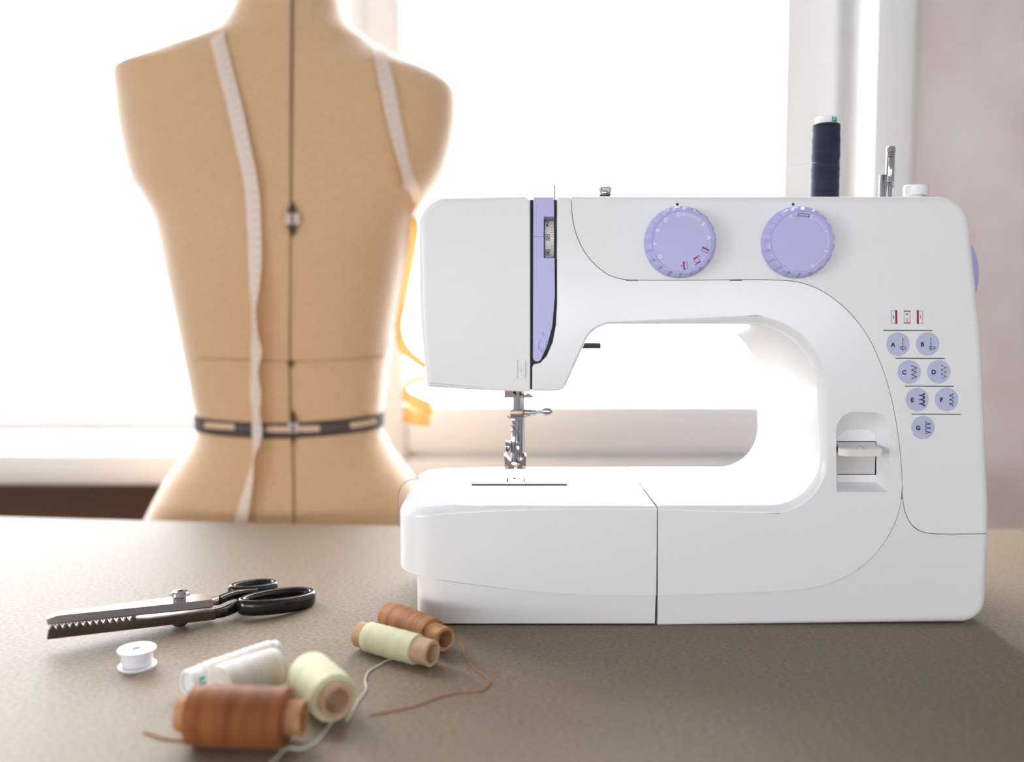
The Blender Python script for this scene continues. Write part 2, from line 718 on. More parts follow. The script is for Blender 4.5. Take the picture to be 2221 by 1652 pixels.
def box_obj(name, boxes, m_, parent=None, bev=0.0):
    bm = bmesh.new()
    for lo, hi in boxes:
        add_box(bm, lo, hi, bev)
    return obj(name, bm, m_, parent)


structure(box_obj('floor', [((XL - 0.2, YB - 0.2, -0.1), (XR + 0.2, YW + 0.4, 0))], M['floor']))
structure(box_obj('ceiling', [((XL - 0.2, YB - 0.2, CEIL), (XR + 0.2, YW + 0.4, CEIL + 0.1))], M['ceiling']))

structure(box_obj('wall_right', [((XR, YB, 0), (XR + 0.2, YW + 0.4, CEIL))], M['room_wall']))
BW = (-1.75, 1.45, 0.82, 1.16)  # unseen window added behind the viewer as fill light: x0, x1, z0, z1
SW = (-2.1, -0.45, 0.68, 1.42)     # unseen side window added to brighten the room side: y0, y1, z0, z1
structure(box_obj('wall_back', [((XL - 0.2, YB - 0.15, 0), (XR + 0.2, YB, BW[2])), ((XL - 0.2, YB - 0.15, BW[3]), (XR + 0.2, YB, CEIL)),
                                ((XL - 0.2, YB - 0.15, BW[2]), (BW[0], YB, BW[3])), ((BW[1], YB - 0.15, BW[2]), (XR + 0.2, YB, BW[3]))], M['room_wall']))
structure(box_obj('wall_left', [((XL - 0.15, YB, 0), (XL, YW + 0.4, SW[2])), ((XL - 0.15, YB, SW[3]), (XL, YW + 0.4, CEIL)),
                                ((XL - 0.15, YB, SW[2]), (XL, SW[0], SW[3])), ((XL - 0.15, SW[1], SW[2]), (XL, YW + 0.4, SW[3]))], M['room_wall']))
structure(box_obj('wall_front', [((x_rev, YW, 0), (XR, YW + 0.35, CEIL)), ((XL, YW, WIN_TOP), (x_rev, YW + 0.35, CEIL)),
                                 ((XL, YW, 0), (x_left, YW + 0.35, WIN_TOP))], M['pink_wall']))
# dark wall below the left sill, its shade put into the brown
structure(box_obj('trim_1', [((x_left, YW + 0.02, 0), (PX(640), YW + 0.3, SILL_TOP - 0.004))], M['sill_shade_brown']))
# white casing beside the window
structure(box_obj('trim_2', [((x_rev, YW - 0.014, 0), (PX(1963, YW - 0.014), YW, WIN_TOP))], M['frame'], bev=0.003))
# left sill
bm = bmesh.new()
add_box(bm, (x_left, SILL_FRONT, SILL_TOP - 0.047), (PX(640), YF + 0.03, SILL_TOP), 0.008, 3)
structure(obj('trim_3', bm, M['sill']))


def window(name, label_parts):
    o = bpy.data.objects.new(name, None)
    COL.objects.link(o)
    structure(o)
    return o


w1 = window('window_1', None)
gb = PZ(845)
fb = SILL_TOP
T = 0.05
bm = bmesh.new()
add_box(bm, (x_left, YF, fb + 0.002), (x_ml, YF + T, gb), 0.006)          # bottom rail
add_box(bm, (x_left, YF, WIN_TOP - 0.08), (x_ml, YF + T, WIN_TOP), 0.006)
add_box(bm, (x_left, YF, gb), (x_left + 0.08, YF + T, WIN_TOP - 0.08), 0.006)
obj('window_frame', bm, M['frame'], w1)
box_obj('window_pane', [((x_left + 0.07, YF + 0.022, gb - 0.01), (x_ml + 0.01, YF + 0.028, WIN_TOP - 0.07))], M['glass'], w1)
# mullion between the two windows
bm = bmesh.new()
add_box(bm, (x_ml, YF - 0.006, 0.0), (x_mr, YF + T + 0.01, WIN_TOP), 0.006)
add_box(bm, (x_ml + 0.012, YF - 0.014, 0.0), (x_ml + 0.036, YF, WIN_TOP), 0.004)
structure(obj('trim_4', bm, M['frame']))

w2 = window('window_2', None)
gb2 = PZ(878)
xg = PX(1685)
xs = PX(1800)
xo = PX(1832)
low2 = PZ(980)
bm = bmesh.new()
add_box(bm, (x_mr, YF, low2), (xs, YF + T, gb2), 0.006)
add_box(bm, (x_mr, YF, WIN_TOP - 0.08), (xs, YF + T, WIN_TOP), 0.006)
add_box(bm, (xg, YF, gb2), (xs, YF + T, WIN_TOP - 0.08), 0.006)
add_box(bm, (xs, YF + 0.03, 0), (xo + 0.1, YF + T + 0.04, WIN_TOP), 0.003)      # outer frame behind the groove
add_box(bm, (x_mr, YF + 0.025, low2 - 0.03), (xs, YF + T + 0.02, low2), 0.003)
add_box(bm, (x_mr, YF - 0.012, 0.0), (x_rev, YF + T, low2 - 0.012), 0.006)  # lower panel
obj('window_frame', bm, M['frame'], w2)
box_obj('window_pane', [((x_mr - 0.01, YF + 0.022, gb2 - 0.01), (xg + 0.01, YF + 0.028, WIN_TOP - 0.07))], M['glass'], w2)
structure(box_obj('trim_5', [((x_rev - 0.003, YW, 0), (x_rev + 0.001, YF + T + 0.05, WIN_TOP))], M['frame']))

w3 = window('fill_window_side', None)  # added out of view, lets in fill light from the left
bm = bmesh.new()
for y0, y1 in ((SW[0], SW[0] + 0.07), ((SW[0] + SW[1]) / 2 - 0.05, (SW[0] + SW[1]) / 2 + 0.05), (SW[1] - 0.07, SW[1])):
    add_box(bm, (XL - 0.11, y0, SW[2]), (XL - 0.05, y1, SW[3]), 0.004)
for z0, z1 in ((SW[2], SW[2] + 0.07), (SW[3] - 0.07, SW[3])):
    add_box(bm, (XL - 0.105, SW[0], z0), (XL - 0.055, SW[1], z1), 0.004)
obj('window_frame', bm, M['frame'], w3)
box_obj('window_pane', [((XL - 0.083, SW[0] + 0.02, SW[2] + 0.02), (XL - 0.078, SW[1] - 0.02, SW[3] - 0.02))], M['glass'], w3)

w4 = window('fill_window_back', None)  # added out of view, lets in low fill light for the machine front
bm = bmesh.new()
for x0, x1 in ((BW[0], BW[0] + 0.06), (-0.68, -0.62), (0.36, 0.42), (BW[1] - 0.06, BW[1])):
    add_box(bm, (x0, YB - 0.11, BW[2]), (x1, YB - 0.05, BW[3]), 0.004)
for z0, z1 in ((BW[2], BW[2] + 0.05), (BW[3] - 0.05, BW[3])):
    add_box(bm, (BW[0], YB - 0.105, z0), (BW[1], YB - 0.055, z1), 0.004)
obj('window_frame', bm, M['frame'], w4)
box_obj('window_pane', [((BW[0] + 0.02, YB - 0.083, BW[2] + 0.02), (BW[1] - 0.02, YB - 0.078, BW[3] - 0.02))], M['glass'], w4)

# ------------------------------------------------------------------ table
table = thing('sewing_table', (0, 0.5, FLOOR), 'wide table covered in brownish grey felt cloth, under the sewing machine and spools', 'table')
edge_px = [(-700, 1095), (0, 1120), (430, 1131), (870, 1140), (1500, 1145), (2221, 1148), (2900, 1152)]
far = catmull([onZ(x, y, TABLE_Z) for x, y in edge_px], 10)
loop_top = far + [Vector((far[-1].x, 0.16, TABLE_Z)), Vector((far[0].x, 0.16, TABLE_Z))]
bm = bmesh.new()
A = [bm.verts.new(p) for p in loop_top]
B = [bm.verts.new(p - Vector((0, 0, 0.004))) for p in loop_top]
bm.faces.new(A)
bm.faces.new(B[::-1])
for k in range(len(A)):
    bm.faces.new((A[k], B[k], B[(k + 1) % len(A)], A[(k + 1) % len(A)]))
obj('cloth_cover', bm, M['cloth'], table)
bm = bmesh.new()
A = [bm.verts.new(p - Vector((0, 0.001, 0.0042))) for p in loop_top]
B = [bm.verts.new(p - Vector((0, 0.001, 0.034))) for p in loop_top]
bm.faces.new(A)
bm.faces.new(B[::-1])
for k in range(len(A)):
    bm.faces.new((A[k], B[k], B[(k + 1) % len(A)], A[(k + 1) % len(A)]))
obj('tabletop', bm, M['wood'], table)
for lx in (far[0].x + 0.08, far[-1].x - 0.08):
    for ly in (0.22, 0.84):
        bm = bmesh.new()
        add_box(bm, (lx - 0.03, ly - 0.03, 0), (lx + 0.03, ly + 0.03, TABLE_Z - 0.034), 0.004)
        obj('leg', bm, M['wood'], table)

# ------------------------------------------------------------------ sewing machine
Y0 = 0.600
YBK = 0.758
BED_Z = onY(1300, 1097, Y0).z
mach = thing('sewing_machine', (0.12, 0.68, TABLE_Z), 'white sewing machine with two lavender dials, standing on the felt covered table', 'sewing machine')

S1 = [(1238, 400), (1239, 440), (1245, 490), (1262, 536), (1290, 573), (1322, 597), (1355, 606), (1390, 607.5), (1500, 607.5), (1690, 607.5), (1738, 613), (1790, 635),
      (1840, 675), (1880, 726), (1908, 783), (1930, 850), (1946, 930), (1955, 1010), (1958, 1075), (1963, 1108), (1978, 1138), (1998, 1152), (2025, 1157), (2160, 1157)]
S1s = [(p.x, p.y) for p in catmull([(a, b_, 0) for a, b_ in S1], 6)]
S2 = [(1957, 1050), (1950, 1105), (1930, 1155), (1895, 1203), (1850, 1240), (1800, 1264), (1745, 1276), (1600, 1285), (1428.5, 1291)]
S2s = [(p.x, p.y) for p in catmull([(a, b_, 0) for a, b_ in S2], 8)]
S3 = [(850, 1243), (905, 1250), (1000, 1263.5), (1100, 1276), (1200, 1285), (1300, 1290), (1424, 1291.5)]
S3s = [(p.x, p.y) for p in catmull([(a, b_, 0) for a, b_ in S3], 8)]


def offset_path(pts, d):
    """Move an open pixel path sideways (to its left when d > 0, with y down)."""
    out = []
    for i, p in enumerate(pts):
        a = Vector(pts[max(i - 1, 0)])
        c = Vector(pts[min(i + 1, len(pts) - 1)])
        t_ = (c - a).normalized()
        out.append((p[0] + t_.y * d, p[1] - t_.x * d))
    return out


YM = 0.604
main_outline = rpoly([(1100, 427, 0, .25), (2096, 426, 66, 1), (2128, 740, 700, 1), (2143, 1100, 900, 1), (2141, 1351, 52, 1), (1400, 1356, 0, .2)], 14)
solid_main = lambda: front_solid(main_outline, YM, Y0, YBK, 0.006, 4, 40)

# upper cover with the dials
regA = region(offset_path(S1s, 0.8) + [(2260, 1156.2), (2260, 330), (1238.8, 330)])
cover = boolean(solid_main(), regA, 'INTERSECT')
smooth(cover, 28)
cover = wn(link('control_panel_cover', cover, M['white_satin'], mach))
# lower right casing
i0 = min(range(len(S1s)), key=lambda i: abs(S1s[i][1] - 1056) + abs(S1s[i][0] - 1957))
low = [p for p in offset_path(S1s[i0:], -0.8) if p[1] > 1080]
regD = region(low + [(2260, 1158.5), (2260, 1500), (1428.3, 1500), (1428.3, 1291.5)] + [p for p in offset_path(S2s, 1.6)[::-1][1:] if p[1] > 1083])
base = boolean(front_solid(main_outline, YM, Y0 + 0.0002, YBK, 0.006, 4, 40), regD, 'INTERSECT')
smooth(base, 28)
base = wn(link('base_casing', base, M['white_satin'], mach))



def lean(me, py, k):
    """The lower casings lean back a little toward the bottom."""
    zr = onY(1300, py, Y0).z
    for v in me.vertices:
        v.co.y += max(0.0, zr - v.co.z) * k * max(0.0, 1 - (v.co.y - Y0) / 0.15)


lean(base.data, 1160, 0.06)

# inner shell: arm underside, pillar and right part of the bed
b_outline = rpoly([(1100, 427, 0, .25), (2250, 427, 0, .1), (2250, 1450, 0, 0), (1330, 1450, 0, 0), (1330, 1097, 0, .4), (1786, 1097, 108, .9),
                   (1772, 703, 150, 1), (1287, 703, 62, .3), (1222, 848, 26, .3), (1100, 848, 0, .25)], 18)
b_solid = front_solid(b_outline, Y0, Y0, YBK - 0.001, 0.0062, 5, 20)
slotR = [(1208.5, 300), (1208.5, 560), (1208.5, 660), (1206, 705), (1199, 742), (1186, 772), (1172, 787), (1158, 790), (1154.5, 796), (1154, 900)]
regB = region(slotR + [(1426.8, 900), (1426.8, 1291)] + S2s[::-1][1:] + offset_path(S1s[:i0], -0.6)[::-1] + [(1237.4, 300)])
shell = boolean(b_solid, regB, 'INTERSECT')
# recess of the reverse lever
REC = 0.013
fr_o = rpoly([(1813, 890, 42), (1928, 896, 30), (1929, 1067, 5), (1814, 1067, 4)], 8)
bk_o = rpoly([(1815.5, 930, 30), (1899, 932, 22), (1899, 1045, 4), (1816, 1045, 3)], 8)


def recess(dy=0.0):
    l0 = [onY(p[0], p[1], Y0) for p in fr_o]
    l1 = [onY(p[0], p[1], Y0 + REC) for p in bk_o]
    ext = [l0[i] + (l0[i] - l1[i]) * 0.35 for i in range(len(l0))]
    ext = [Vector((e.x, Y0 - 0.003, e.z)) for e in l0]
    bm = bmesh.new()
    R = [[bm.verts.new(p) for p in L] for L in (ext, l0, [p + Vector((0, dy, 0)) for p in l1])]
    bm.faces.new(R[0])
    bm.faces.new(R[2][::-1])
    for P_, Q_ in ((R[0], R[1]), (R[1], R[2])):
        for k in range(len(P_)):
            bm.faces.new((P_[k], Q_[k], Q_[(k + 1) % len(P_)], P_[(k + 1) % len(P_)]))
    bmesh.ops.recalc_face_normals(bm, faces=bm.faces[:])
    me = bpy.data.meshes.new('recess')
    bm.to_mesh(me)
    bm.free()
    return me


shell = boolean(shell, recess(), 'DIFFERENCE')
smooth(shell, 28)
shell = wn(link('arm_shell', shell, M['white'], mach))

# bed: rounded left end, seen from above
xl = onY(871, 1100, 0.635).x
xr = onY(1425.5, 1100, Y0).x
bed_plan = rpoly([(xr, Y0, 0, .22), (xr, YBK, 0, .2), (xl + 0.055, YBK, 0, .2), (xl, YBK, 0.036, .75), (xl, Y0, 0.036, .9), (xl + 0.055, Y0, 0, .22)], 16)
bed_plan = dense(bed_plan, 0.01)
bed = plan_solid(bed_plan, BED_Z, BED_Z - 0.09, 0.0115, 6)
regC = region([(800, 1000), (1425.2, 1000)] + S3s[::-1])
bed = boolean(bed, regC, 'INTERSECT')
smooth(bed, 28)
bed = wn(link('extension_bed', bed, M['white'], mach))
# tray under the bed
xl2 = onY(904, 1300, 0.62).x
tray_plan = rpoly([(xr, Y0 + 0.0003, 0), (xr, YBK - 0.006, 0), (xl2, YBK - 0.006, 0.022), (xl2, Y0 + 0.0003, 0.022)], 12)
zb = onY(1300, 1356, Y0).z
tray = plan_solid(tray_plan, BED_Z - 0.01, zb)
regT = region(offset_path(S3s, -1.7) + [(1425.2, 1500), (800, 1500)])
tray = boolean(tray, regT, 'INTERSECT')
lean(tray, 1240, 0.10)
smooth(tray, 28)
tray = wn(link('accessory_tray', tray, M['white'], mach))

# dark frame behind the seams
c_outline = rpoly([(926, 431.5, 52), (2086, 431.5, 62), (2139, 1335, 40), (935, 1335, 10), (935, 1108, 0), (1796, 1108, 108), (1784, 693, 150), (1290, 692, 66), (1208, 845.3, 22), (1150, 845.3, 0), (1040, 841, 0), (940, 833, 5)], 12)
core = front_solid([(a, b_, 0) for a, b_, c in c_outline], 0.606, 0.6085, 0.748)
core = boolean(core, recess(0.002), 'DIFFERENCE')
smooth(core, 28)
link('inner_frame', core, M['core'], mach)

# face cover on the head
e_out = rpoly([(904, 429, 62, 1), (1139, 427, 0, .25), (1150, 436, 0, .15), (1150, 848.5, 0, .1), (1040, 845, 0, .25), (927, 838, 9, .5), (909, 690, 400, 1)], 14)
face = front_solid(e_out, YM, Y0, 0.742, 0.0062, 5, 20)
smooth(face, 28)
face = wn(link('face_cover', face, M['white_satin'], mach))
ik = Ink(flatY(Y0 - 0.0002))
ik.line((1137.5, 782), (1137.5, 816), 3.0)
ik.poly([(1134, 814), (1141, 814), (1137.5, 821)])
ik.text('4', 1128.5, 802, 9, 0, 0, 0.01)
ik.path([(1134, 780), (1124, 780), (1120.5, 784), (1120.5, 818), (1124, 822), (1134, 822)], 0.8)
ik.build('embossed_arrow', [M['white']], face, 0.0007)

# lavender threading strip with the tension wheel
st_o = rpoly([(1157, 427, 1), (1201.5, 427, 1), (1203.5, 640, 80), (1198, 706, 40), (1186, 752, 40), (1170, 785, 14), (1156, 782, 12)], 8)
strip = front_solid([(a, b_, 0) for a, b_, c in st_o], Y0, Y0 + 0.0006, 0.63)
cut = extrude_loop([onY(x, y, Y0) + Vector((0, -0.004, 0)) for x, y in ((1179, 467), (1215, 467), (1215, 561), (1179, 561))],
                   [onY(x, y, Y0) + Vector((0, 0.02, 0)) for x, y in ((1181, 479), (1215, 479), (1215, 553), (1181, 553))])
strip = boolean(strip, cut, 'DIFFERENCE')
smooth(strip, 28)
strip = wn(link('threading_strip', strip, M['lavender'], mach))
ik = Ink(flatY(Y0 + 0.0004))
ik.text('2', 1172.5, 724, 12, 0, 0, 0.02)
ik.path([(1164.5, 741), (1164.5, 753), (1166, 758), (1170, 761.5), (1174.5, 761.5), (1179, 758), (1180.5, 753), (1180.5, 738)], 3.0)
ik.poly([(1160.5, 742), (1164.5, 735.5), (1168.5, 742)])
ik.build('embossed_arrow', [M['lavender_lit']], strip, 0.0009)  # paler tone paints the light catching the relief
ik = Ink(flatY(Y0 + 0.0004))
ik.line((1157.5, 513), (1179, 513), 1.4)
ik.build('index_line', [M['lavender_dark']], strip)
# tension wheel
wc = onY(1190, 516, Y0)
RW = 0.0165
wcen = Vector((wc.x, Y0 + 0.0028 + RW, wc.z))
xw0 = onY(1181.5, 516, Y0 + 0.003).x
xw1 = onY(1194.5, 516, Y0 + 0.003).x
xw2 = onY(1201.5, 516, Y0 + 0.003).x
bm = bmesh.new()
add_lathe(bm, (xw0, wcen.y, wcen.z), (1, 0, 0), [(0, 0), (0, RW - 0.0006), (0.0006, RW), (xw1 - xw0, RW), (xw1 - xw0, 0)], 64)
for k in range(64):
    a = 2 * PI * k / 64
    c0 = Vector((0, math.cos(a), math.sin(a)))
    s0 = Vector((0, -math.sin(a), math.cos(a)))
    ctr = Vector((0, wcen.y, wcen.z)) + c0 * (RW - 0.0006)
    vs = []
    for xx in (xw1, xw2):
        for (dr, ds) in ((-0.003, -0.0006), (0.0007, -0.0005), (0.0007, 0.0005), (-0.003, 0.0006)):
            vs.append(bm.verts.new(Vector((xx, 0, 0)) + ctr + c0 * dr + s0 * ds))
    for q in ((0, 1, 5, 4), (1, 2, 6, 5), (2, 3, 7, 6), (4, 5, 6, 7), (3, 2, 1, 0)):
        bm.faces.new([vs[i] for i in q])
add_lathe(bm, (xw1, wcen.y, wcen.z), (1, 0, 0), [(0, 0), (0, RW - 0.0012), (xw2 - xw1, RW - 0.0012), (xw2 - xw1, 0)], 64)
wheel = obj('tension_wheel', bm, M['ivory'], mach)


def onwheel(px, py):
    z = onY(px, py, Y0 + 0.004).z - wcen.z
    z = max(-RW * 0.999, min(RW * 0.999, z))
    return Vector((onY(px, py, Y0 + 0.004).x, wcen.y - math.sqrt(RW * RW - z * z) - 0.00015, z + wcen.z))


ik = Ink(onwheel)
ik.text('6', 1187.6, 487, 8.5, 0, 0, 0.03)
ik.text('5', 1188, 515.5, 9, 0, 0, 0.03)
ik.text('4', 1187.8, 547, 8, 0, 0, 0.03)
ik.path([(1184, 508.5), (1192.5, 508.5), (1192.5, 521.5), (1184, 521.5)], 1.1, 0, True)
ik.path([(1184, 541.5), (1192.5, 541.5), (1192.5, 552), (1184, 552)], 1.1, 0, True)
ik.line((1182.5, 480), (1192, 480), 2.2)
ik.build('wheel_numbers', [M['ink_navy']], wheel)

# thread take-up lever tip, pre-tension disc, spool pin area on top
TOPZ = onY(1500, 427, YM).z


def topY(px, py, Y):
    return onY(px, py, Y)


bm = bmesh.new()
p = onY(1203, 402, 0.64)
add_box(bm, (p.x - 0.0004, 0.638, TOPZ - 0.02), (p.x + 0.0006, 0.646, p.z), 0.0003)
obj('take_up_lever', bm, M['chrome'], mach)
bm = bmesh.new()
p = onY(1312, 406, 0.66)
z1 = p.z
add_lathe(bm, (p.x, 0.66, TOPZ - 0.004), (0, 0, 1), [(0, 0), (0, 0.004), (z1 - TOPZ - 0.0008, 0.004), (z1 - TOPZ - 0.0008, 0)], 28, 1)
add_lathe(bm, (p.x, 0.66, z1 - 0.0062), (0, 0, 1), [(0, 0.003), (0, 0.0056), (0.0008, 0.0052), (0.0014, 0.0044), (0.0020, 0.0044), (0.0054, 0.0053), (0.0062, 0.0046), (0.0062, 0)], 28, 0)
obj('pretension_disc', bm, [M['chrome'], M['core']], mach)

# bobbin winder
bm = bmesh.new()
yw_ = 0.68
pa = onY(1916, 379, yw_)
add_cyl(bm, (pa.x, yw_, TOPZ - 0.01), (pa.x, yw_, pa.z), 0.0029, 20, 0, 0.0008)
pb0 = onY(1927.5, 440, yw_ + 0.006)
pb1 = onY(1932.5, 318, yw_ + 0.006)
axv = (pb1 - pb0)
L = axv.length
pr = [(0, 0), (0, 0.0032)]
for f_ in (0.30, 0.34):
    pr += [(L * f_, 0.0032), (L * (f_ + .01), 0.0024), (L * (f_ + .03), 0.0032)]
pr += [(L * .8, 0.0032)]
for f_ in (0.80, 0.84, 0.88):
    pr += [(L * f_ + 0.0002, 0.0033), (L * (f_ + .012), 0.0026), (L * (f_ + .028), 0.0033)]
pr += [(L - 0.0008, 0.0033), (L, 0.0025), (L, 0)]
add_lathe(bm, pb0, axv, pr, 20)
obj('bobbin_winder_spindle', bm, M['chrome'], mach)
bm = bmesh.new()
pc = onY(1987, 402, yw_)
zt = pc.z
n = 36
for (z0, z1, rr) in ((zt - 0.0078, zt, 0.0090), (TOPZ - 0.004, zt - 0.0078, 0.0056)):
    add_lathe(bm, (pc.x, yw_, z0), (0, 0, 1), [(0, 0), (0, rr - 0.0006), (0.0006, rr), (z1 - z0 - 0.0008, rr), (z1 - z0, rr - 0.0008), (z1 - z0, 0)], n)
add_lathe(bm, (pc.x, yw_, zt), (0, 0, 1), [(0, 0.0035), (0.0007, 0.003), (0.0007, 0)], 20)
obj('bobbin_winder_stop', bm, M['core_white'], mach)

# spool pin
ysp = 0.70
psp = onY(1790, 350, ysp)
bm = bmesh.new()
add_cyl(bm, (psp.x, ysp, TOPZ - 0.01), (psp.x, ysp, TOPZ + 0.066), 0.0022, 16, 0, 0.0006)
add_lathe(bm, (psp.x, ysp, TOPZ - 0.001), (0, 0, 1), [(0, 0), (0, 0.013), (0.0016, 0.013), (0.002, 0.0122), (0.002, 0)], 32)
obj('spool_pin', bm, M['core_white'], mach)

# hand wheel on the right side
hx = onY(2126, 600, 0.66).x
hz = onY(2126, 597, 0.66).z
bm = bmesh.new()
xs0 = onY(2110, 600, YM).x - 0.012
add_lathe(bm, (xs0, 0.6905, hz), (1, 0, 0), [(0, 0), (0, 0.018), (0.016, 0.018), (0.017, 0.028), (0.019, 0.0305), (hx - xs0 - 0.003, 0.0305), (hx - xs0, 0.0285), (hx - xs0, 0.022), (hx - xs0 - 0.002, 0.020), (hx - xs0 - 0.002, 0)], 64)
obj('hand_wheel', bm, M['lavender'], mach)

# dials
def dial(name, cx, cy):
    """Scalloped knob whose base stands on the panel at (cx, cy)."""
    c = onY(cx, cy, Y0)
    H = 0.0105
    R0 = 0.0240
    bm = bmesh.new()
    n = 160
    lob = 20
    prof = [(0.0, R0, 0.0), (0.003, R0, 0.0), (0.0050, R0 - 0.0001, 0.55), (0.0085, R0 - 0.0010, 1.0), (0.0098, R0 - 0.0016, 0.9), (H - 0.0001, R0 - 0.0024, 0.5), (H, R0 - 0.0030, 0.0),
            (H, R0 - 0.0036, 0), (H - 0.0005, R0 - 0.0038, 0), (H - 0.0005, R0 - 0.0042, 0), (H, R0 - 0.0044, 0)]
    rings = []
    for (d, r, amp) in prof:
        ring = []
        for k in range(n):
            a = 2 * PI * k / n
            dim = max(0.0, math.cos(lob * a)) ** 1.4
            rr = r - amp * 0.0021 * dim
            ring.append(bm.verts.new((c.x + rr * math.cos(a), Y0 - d, c.z + rr * math.sin(a))))
        rings.append(ring)
    for P_, Q_ in zip(rings[:-1], rings[1:]):
        for k in range(n):
            bm.faces.new((P_[k], P_[(k + 1) % n], Q_[(k + 1) % n], Q_[k]))
    bm.faces.new(rings[-1])
    o = obj(name, bm, M['lavender'], mach, 40)
    return o, c, Y0 - H


d1, c1, yd = dial('stitch_selector_dial', 1473.5, 526)
d2, c2, _ = dial('stitch_length_dial', 1727, 526.5)
f1 = (1110.5 + (1473.5 - 1110.5) * Y0 / yd, 690 + (526 - 690) * Y0 / yd)
f2 = (1110.5 + (1727 - 1110.5) * Y0 / yd, 690 + (526.5 - 690) * Y0 / yd)
ik = Ink(flatY(yd - 0.0001))
ccx, ccy = f1
R_ = 59.0


def polar(cx, cy, r, deg):      # deg clockwise from the top
    a = math.radians(deg)
    return cx + r * math.sin(a), cy - r * math.cos(a)


for s, dg_ in (('C', -8), ('D', -37), ('E', -66), ('F', -95), ('G', -125), ('B', 51), ('A', 82)):
    x, y = polar(ccx, ccy, R_ - 0.5, dg_)
    ik.text(s, x, y, 9.0, math.radians(dg_), 0, 0.045)
for k in range(21):
    dg_ = -2 + 45 * k / 20
    ln = 8.0 - 4.2 * k / 20
    ik.line(polar(ccx, ccy, R_ - ln / 2 - 0.3, dg_), polar(ccx, ccy, R_ + ln / 2 - 0.3, dg_), 0.9)


def rot_rect(ink, cx, cy, w, h, rot, sides, mi, tk=2.6, tn=0.9):
    c, s = math.cos(rot), math.sin(rot)
    g = lambda x, y: (cx + x * c - y * s, cy + x * s + y * c)
    E = {'l': ((-w / 2, -h / 2), (-w / 2, h / 2)), 'r': ((w / 2, -h / 2), (w / 2, h / 2)), 't': ((-w / 2, -h / 2), (w / 2, -h / 2)), 'b': ((-w / 2, h / 2), (w / 2, h / 2))}
    inset = {'l': (1, 0), 'r': (-1, 0), 't': (0, 1), 'b': (0, -1)}
    for k, (p_, q_) in E.items():
        wd = tk if k in sides else tn
        ox, oy = inset[k][0] * wd / 2, inset[k][1] * wd / 2
        ink.line(g(p_[0] + ox, p_[1] + oy), g(q_[0] + ox, q_[1] + oy), wd, mi)


for dg_, sides, txt in ((111, 't', '1'), (142, 'tb', '24'), (173, 'l', '3')):
    x, y = polar(ccx, ccy, R_ - 6.0 if txt != '24' else R_ - 7, dg_)
    if txt == '1':
        rot_rect(ik, x, y, 14.5, 9.5, math.radians(25), 't', 1, 3.4, 1.0)
        ik.text('1', x + 3.5, y - 6.8, 4.2, math.radians(dg_ + 5), 1, 0.03)
    elif txt == '24':
        rot_rect(ik, x, y, 9.5, 15, math.radians(-32), 'tb', 1, 3.2, 1.0)
        ik.text('2', x + 4.5, y - 9.0, 4.6, math.radians(140), 1, 0.03)
        ik.text('4', x - 3.2, y + 10.0, 4.6, math.radians(150), 1, 0.03)
    else:
        rot_rect(ik, x, y, 9.5, 16, math.radians(-5), 'l', 1, 3.6, 1.0)
        ik.text('3', x - 8.0, y + 1.2, 4.8, math.radians(180), 1, 0.03)
ik.build('dial_markings', [M['ink_white'], M['ink_magenta']], d1)

ik = Ink(flatY(yd - 0.0001))
ccx, ccy = f2
R_ = 58.0
for s, dg_ in (('0', -22), ('1', 22), ('2', 67), ('3', 111), ('4', 155)):
    x, y = polar(ccx, ccy, R_, dg_)
    ik.text(s, x, y, 8.6, math.radians(dg_), 0, 0.03)
for a0, a1 in ((-17, -10), (26, 62), (72, 106), (116, 150)):
    ik.path([polar(ccx, ccy, R_, a0 + (a1 - a0) * k / 10) for k in range(11)], 1.3)
for rr_ in (R_ - 2.6, R_ + 2.6):
    ik.path([polar(ccx, ccy, rr_, -7 + 24 * k / 8) for k in range(9)], 1.5, 1)
for dg_ in (-7, 17):
    ik.line(polar(ccx, ccy, R_ - 2.6, dg_), polar(ccx, ccy, R_ + 2.6, dg_), 1.6, 1)
ik.build('dial_markings', [M['ink_white'], M['ink_plum']], d2)
for x in (1469.3, 1720.3):
    ik = Ink(flatY(Y0 - 0.0001))
    ik.disc(x, 443, 3.1, 0, 24)
    ik.build('index_dot', [M['ink_navy']], cover)

# small dark clips in the cover seam
for x in (1371, 1596):
    bm = bmesh.new()
    p0 = onY(x - 13, 608.8, Y0)
    p1 = onY(x + 13, 606.4, Y0)
    add_box(bm, (p0.x, Y0 - 0.0001, p0.z), (p1.x, Y0 + 0.004, p1.z))
    obj('seam_clip', bm, M['core'], cover)

# stitch chart
YI = Y0 - 0.0001
for k, (x0, x1) in enumerate(((1933.2, 1946.2), (1960.8, 1973.9), (1988.5, 2001.6))):
    ik = Ink(flatY(YI))
    rot_rect(ik, (x0 + x1) / 2, 687.4, x1 - x0, 28, 0, ('r', 'tb', 'l')[k], 0, (4.4, 2.2, 4.4)[k], 0.8)
    if k == 0:
        ik.text('3', 1937.6, 687.5, 6.8, 0, 0, 0.02)
    elif k == 1:
        ik.text('4', 1967, 681.2, 6.4, 0, 0, 0.02)
        ik.text('2', 1967.4, 693.8, 6.4, 0, 0, 0.02)
    else:
        ik.text('1', 1996.5, 687, 6.8, 0, 0, 0.02)
    ik.build('buttonhole_marking', [M['ink_magenta']], cover)
for y, xa, xb in ((716.4, 1916.3, 2022), (776.9, 1942.7, 2048.4), (837.3, 1963, 2068.7), (898, 1977.2, 2083.6)):
    ik = Ink(flatY(YI))
    ik.line((xa, y - 0.3), (xb, y + 0.3), 1.9)
    ik.build('chart_divider', [M['ink_navy']], cover)
